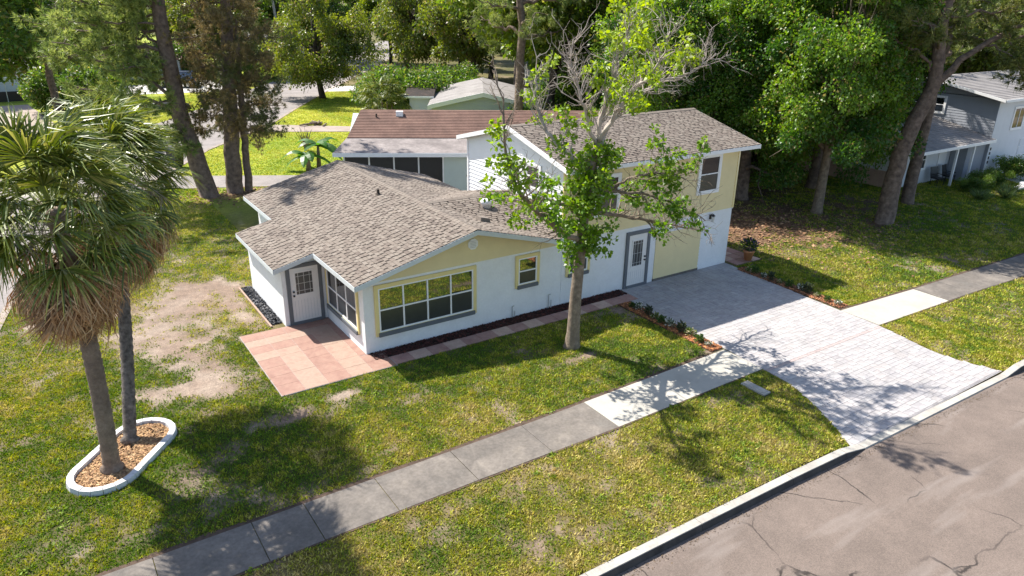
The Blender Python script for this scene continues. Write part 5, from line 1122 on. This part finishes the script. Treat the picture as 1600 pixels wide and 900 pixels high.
for k in range(34):
    a = k*2.4; el = R_(75-100*((k+.5)/34)); o = link('frond', LIVE[k % 6], ar); o.location = (k % 4*.5-.9, .2*(k % 4), 2.2+random.uniform(-.6, .4)); o.rotation_euler = orient((math.cos(el)*math.cos(a), math.cos(el)*math.sin(a), math.sin(el)), random.uniform(-.4, .4)); o.scale = (1.1,)*3
db = thing('bare_bush', 'small leafless bush on the back lawn near the banana', 'bush', (8.9, 31.5, 0)); mb = MB(); r = random.Random(4)
for k in range(26):
    a = r.uniform(0, 6.28); e = A3(math.cos(a)*r.uniform(.2, .8), math.sin(a)*r.uniform(.2, .8), r.uniform(.8, 1.7)); mb.tube([(0, 0, 0), e*.5+A3(r.gauss(0, .06), r.gauss(0, .06), .1), e], [.03, .02, .008], 4, cap=False)
mb.build('branch', 'bark_grey', db)

# ------------------------------------------------------------------ small objects
ub = thing('utility_box', 'pale concrete utility box lid set in the verge grass', 'utility box', (8.58, -7.8, 0), .03)
mb = MB(); mb.box(-.15, .15, -.4, .4, -.1, .045); mb.build('frame', 'conc_new', ub)
mb = MB(); mb.box(-.11, .11, -.34, .34, .045, .06); mb.build('lid', 'kerb', ub)
bn = thing('trash_bin', 'black wheeled trash bin standing at the back street kerb', 'trash bin', (.2, 30.3, 0), .5)
mb = MB(); mb.hexa([(-.27, -.3, .06), (.27, -.3, .06), (.27, .3, .06), (-.27, .3, .06)], [(-.36, -.4, 1.05), (.36, -.4, 1.05), (.36, .4, 1.05), (-.36, .4, 1.05)]); mb.build('body', 'plastic', bn)
mb = MB(); mb.hexa([(-.4, -.45, 1.05), (.4, -.45, 1.05), (.4, .45, 1.05), (-.4, .45, 1.05)], [(-.36, -.4, 1.16), (.36, -.4, 1.16), (.36, .38, 1.2), (-.36, .38, 1.2)]); mb.build('lid', 'plastic', bn)
mb = MB(); mb.tube([(-.34, .5, 1.08), (.34, .5, 1.08)], .025, 8); mb.build('handle', 'plastic', bn)
for s in (-1, 1): mb = MB(); mb.tube([(s*.3, .32, .12), (s*.36, .32, .12)], .12, 14); mb.build('wheel', 'rubber', bn)
tp_ = thing('tarp_mound', 'low black covered mound at the far kerb of the back street', 'mound', (4.0, 55.7, 0), .2)
mb = MB(); mb.lathe([(1.6, 0), (1.45, .4), (1.0, .7), (.3, .85), (0, .86)], (0, 0, 0), 14); o = mb.build('cover', 'plastic', tp_, True); o.scale = (1.5, .7, 1)
pl = thing('utility_pole', 'slender pale utility pole at the far side of the back street', 'pole', (24.6, 86.2, 0))
mb = MB(); mb.tube([(0, 0, -.2), (-.5, 0, 7), (-1.0, 0, 14)], [.2, .17, .13], 10); mb.build('post', 'wood', pl)
mb = MB(); mb.box(-1.9, .1, -.06, .06, 12.6, 12.8); mb.build('cross_arm', 'wood', pl)
for k, x in enumerate((38.6, 39.9)):
    c = thing('porch_chair', 'dark %s chair on the neighbour porch' % ['left', 'right'][k], 'chair', (x, 2.9, 0), .3*k-.2, 'porch chairs')
    mb = MB(); mb.box(-.3, .3, -.28, .28, .4, .46); mb.build('seat', 'black', c); mb = MB(); mb.obox((-.3, .25, .46), (.6, 0, 0), (0, .04, 0), (0, .14, .6)); mb.build('backrest', 'black', c)
    for sx in (-.28, .25):
        for sy in (-.26, .23): mb = MB(); mb.box(sx, sx+.03, sy, sy+.03, 0, .4); mb.build('leg', 'black', c)
        mb = MB(); mb.box(sx, sx+.04, -.26, .3, .62, .66); mb.build('armrest', 'black', c)
st = thing('stone_bench', 'low white slab with a round end before the neighbour garage', 'bench', (42.0, -.35, 0), .1)
mb = MB(); mb.box(-1.0, .35, -.2, .2, .12, .2); mb.build('slab', 'conc_pale', st); mb = MB(); mb.lathe([(.3, 0), (.32, .1), (.3, .3), (.1, .34)], (.75, 0, 0), 16); mb.build('round_end', 'pale_wall', st)
for s in (-.8, .1): mb = MB(); mb.box(s, s+.15, -.15, .15, 0, .12); mb.build('foot', 'conc_pale', st)
lg = thing('log_pile', 'small pile of cut branches lying on the back lawn', 'log pile', (13.2, 41.4, 0))
for k in range(9): a = random.uniform(0, 3); mb = MB(); p = A3(random.gauss(0, .7), random.gauss(0, .3), .08+.07*(k % 3)); mb.tube([p-A3(math.cos(a), math.sin(a), 0)*.5, p+A3(math.cos(a), math.sin(a), .05)*.5], .07, 7); mb.build('branch', 'bark_grey', lg)

# ------------------------------------------------------------------ vehicles
def suv(name, label, loc, rz, paint):
    v = thing(name, label, 'car', loc, rz, 'parked cars')
    pr = [(-2.3, .42), (-2.32, .75), (-2.22, .98), (-1.1, 1.08), (2.25, 1.1), (2.34, .9), (2.34, .45), (1.95, .36), (-1.95, .36)]
    mb = MB(); n = len(pr)
    for (w0, ins) in ((.92, 0),):
        V = [(x, -w0, z) for x, z in pr] + [(x, w0, z) for x, z in pr]; mb.add(V, [tuple(range(n)), tuple(range(2*n-1, n-1, -1))] + [((i+1) % n, i, n+i, n+(i+1) % n) for i in range(n)])
    bd = mb.build('body', paint, v)
    m = bd.modifiers.new('bevel', 'BEVEL'); m.width = .07; m.segments = 3
    cb = [(-1.05, 1.05), (-.35, 1.62), (1.85, 1.66), (2.2, 1.08)]
    mb = MB(); mb.hexa([(-1.15, -.86, 1.06), (2.24, -.86, 1.06), (2.24, .86, 1.06), (-1.15, .86, 1.06)], [(-.35, -.68, 1.62), (1.9, -.68, 1.62), (1.9, .68, 1.62), (-.35, .68, 1.62)]); mb.build('windows', 'glass', v)
    mb = MB(); mb.hexa([(-.42, -.70, 1.6), (1.98, -.70, 1.6), (1.98, .70, 1.6), (-.42, .70, 1.6)], [(-.3, -.62, 1.7), (1.85, -.62, 1.7), (1.85, .62, 1.7), (-.3, .62, 1.7)]); rf = mb.build('roof', paint, v)
    for s in (-1, 1):
        mb = MB(); mb.tube([(-.2, s*.6, 1.75), (1.75, s*.6, 1.75)], .025, 6); mb.build('roof_rail', 'steel', rf)
        for xx, b in ((-.98, .12), (.35, .1), (1.45, .12), (2.12, .12)):
            xt = -.3 if xx < -.5 else (xx if xx < 2 else 1.85); mb = MB(); mb.hexa([(xx-b/2, s*.86, 1.06), (xx+b/2, s*.86, 1.06), (xx+b/2, s*.89, 1.06), (xx-b/2, s*.89, 1.06)], [(xt-b/2, s*.67, 1.62), (xt+b/2, s*.67, 1.62), (xt+b/2, s*.705, 1.62), (xt-b/2, s*.705, 1.62)]); mb.build('pillar', paint, v)
        mb = MB(); mb.box(-2.345, -2.2, s*.86-.16*(s > 0), s*.86+.16*(s < 0), .72, .9); mb.build('headlight', 'lampglass', v)
        mb = MB(); mb.box(2.25, 2.36, s*.9-.14*(s > 0), s*.9+.14*(s < 0), .75, 1.02); mb.build('tail_light', 'terracotta', v)
        mb = MB(); mb.box(-.85, -.65, s*.92, s*1.1, 1.08, 1.24) if s > 0 else mb.box(-.85, -.65, -1.1, -.92, 1.08, 1.24); mb.build('mirror', paint, v)
        for xx in (-1.42, 1.42):
            mb = MB(); mb.tube([(xx, s*.72, .37), (xx, s*.96, .37)], .37, 22); w = mb.build('wheel', 'rubber', v, False)
            mb = MB(); mb.tube([(xx, s*.955, .37), (xx, s*.975, .37)], .23, 16); mb.build('rim', 'steel', w)
            mb = MB(); mb.tube([(xx, s*.5, .40), (xx, s*.93, .40)], .44, 22); mb.build('wheel_arch', 'black', v)
    mb = MB(); mb.box(-2.36, -2.25, -.85, .85, .42, .58); mb.build('bumper', 'black', v)
    mb = MB(); mb.box(-2.35, -2.28, -.5, .5, .68, .88); mb.build('grille', 'black', v)
    return v
suv('parked_car', 'dark blue parked vehicle seen behind the leaning pine', (8.3, 73.6, .02), -.45, 'carblue')
suv('parked_car', 'white parked vehicle near the pale utility pole', (30.9, 110.5, .02), -.3, 'carwhite')
suv('parked_car', 'white vehicle glimpsed beyond the light green oak', (38, 118, .02), 1.0, 'carwhite')
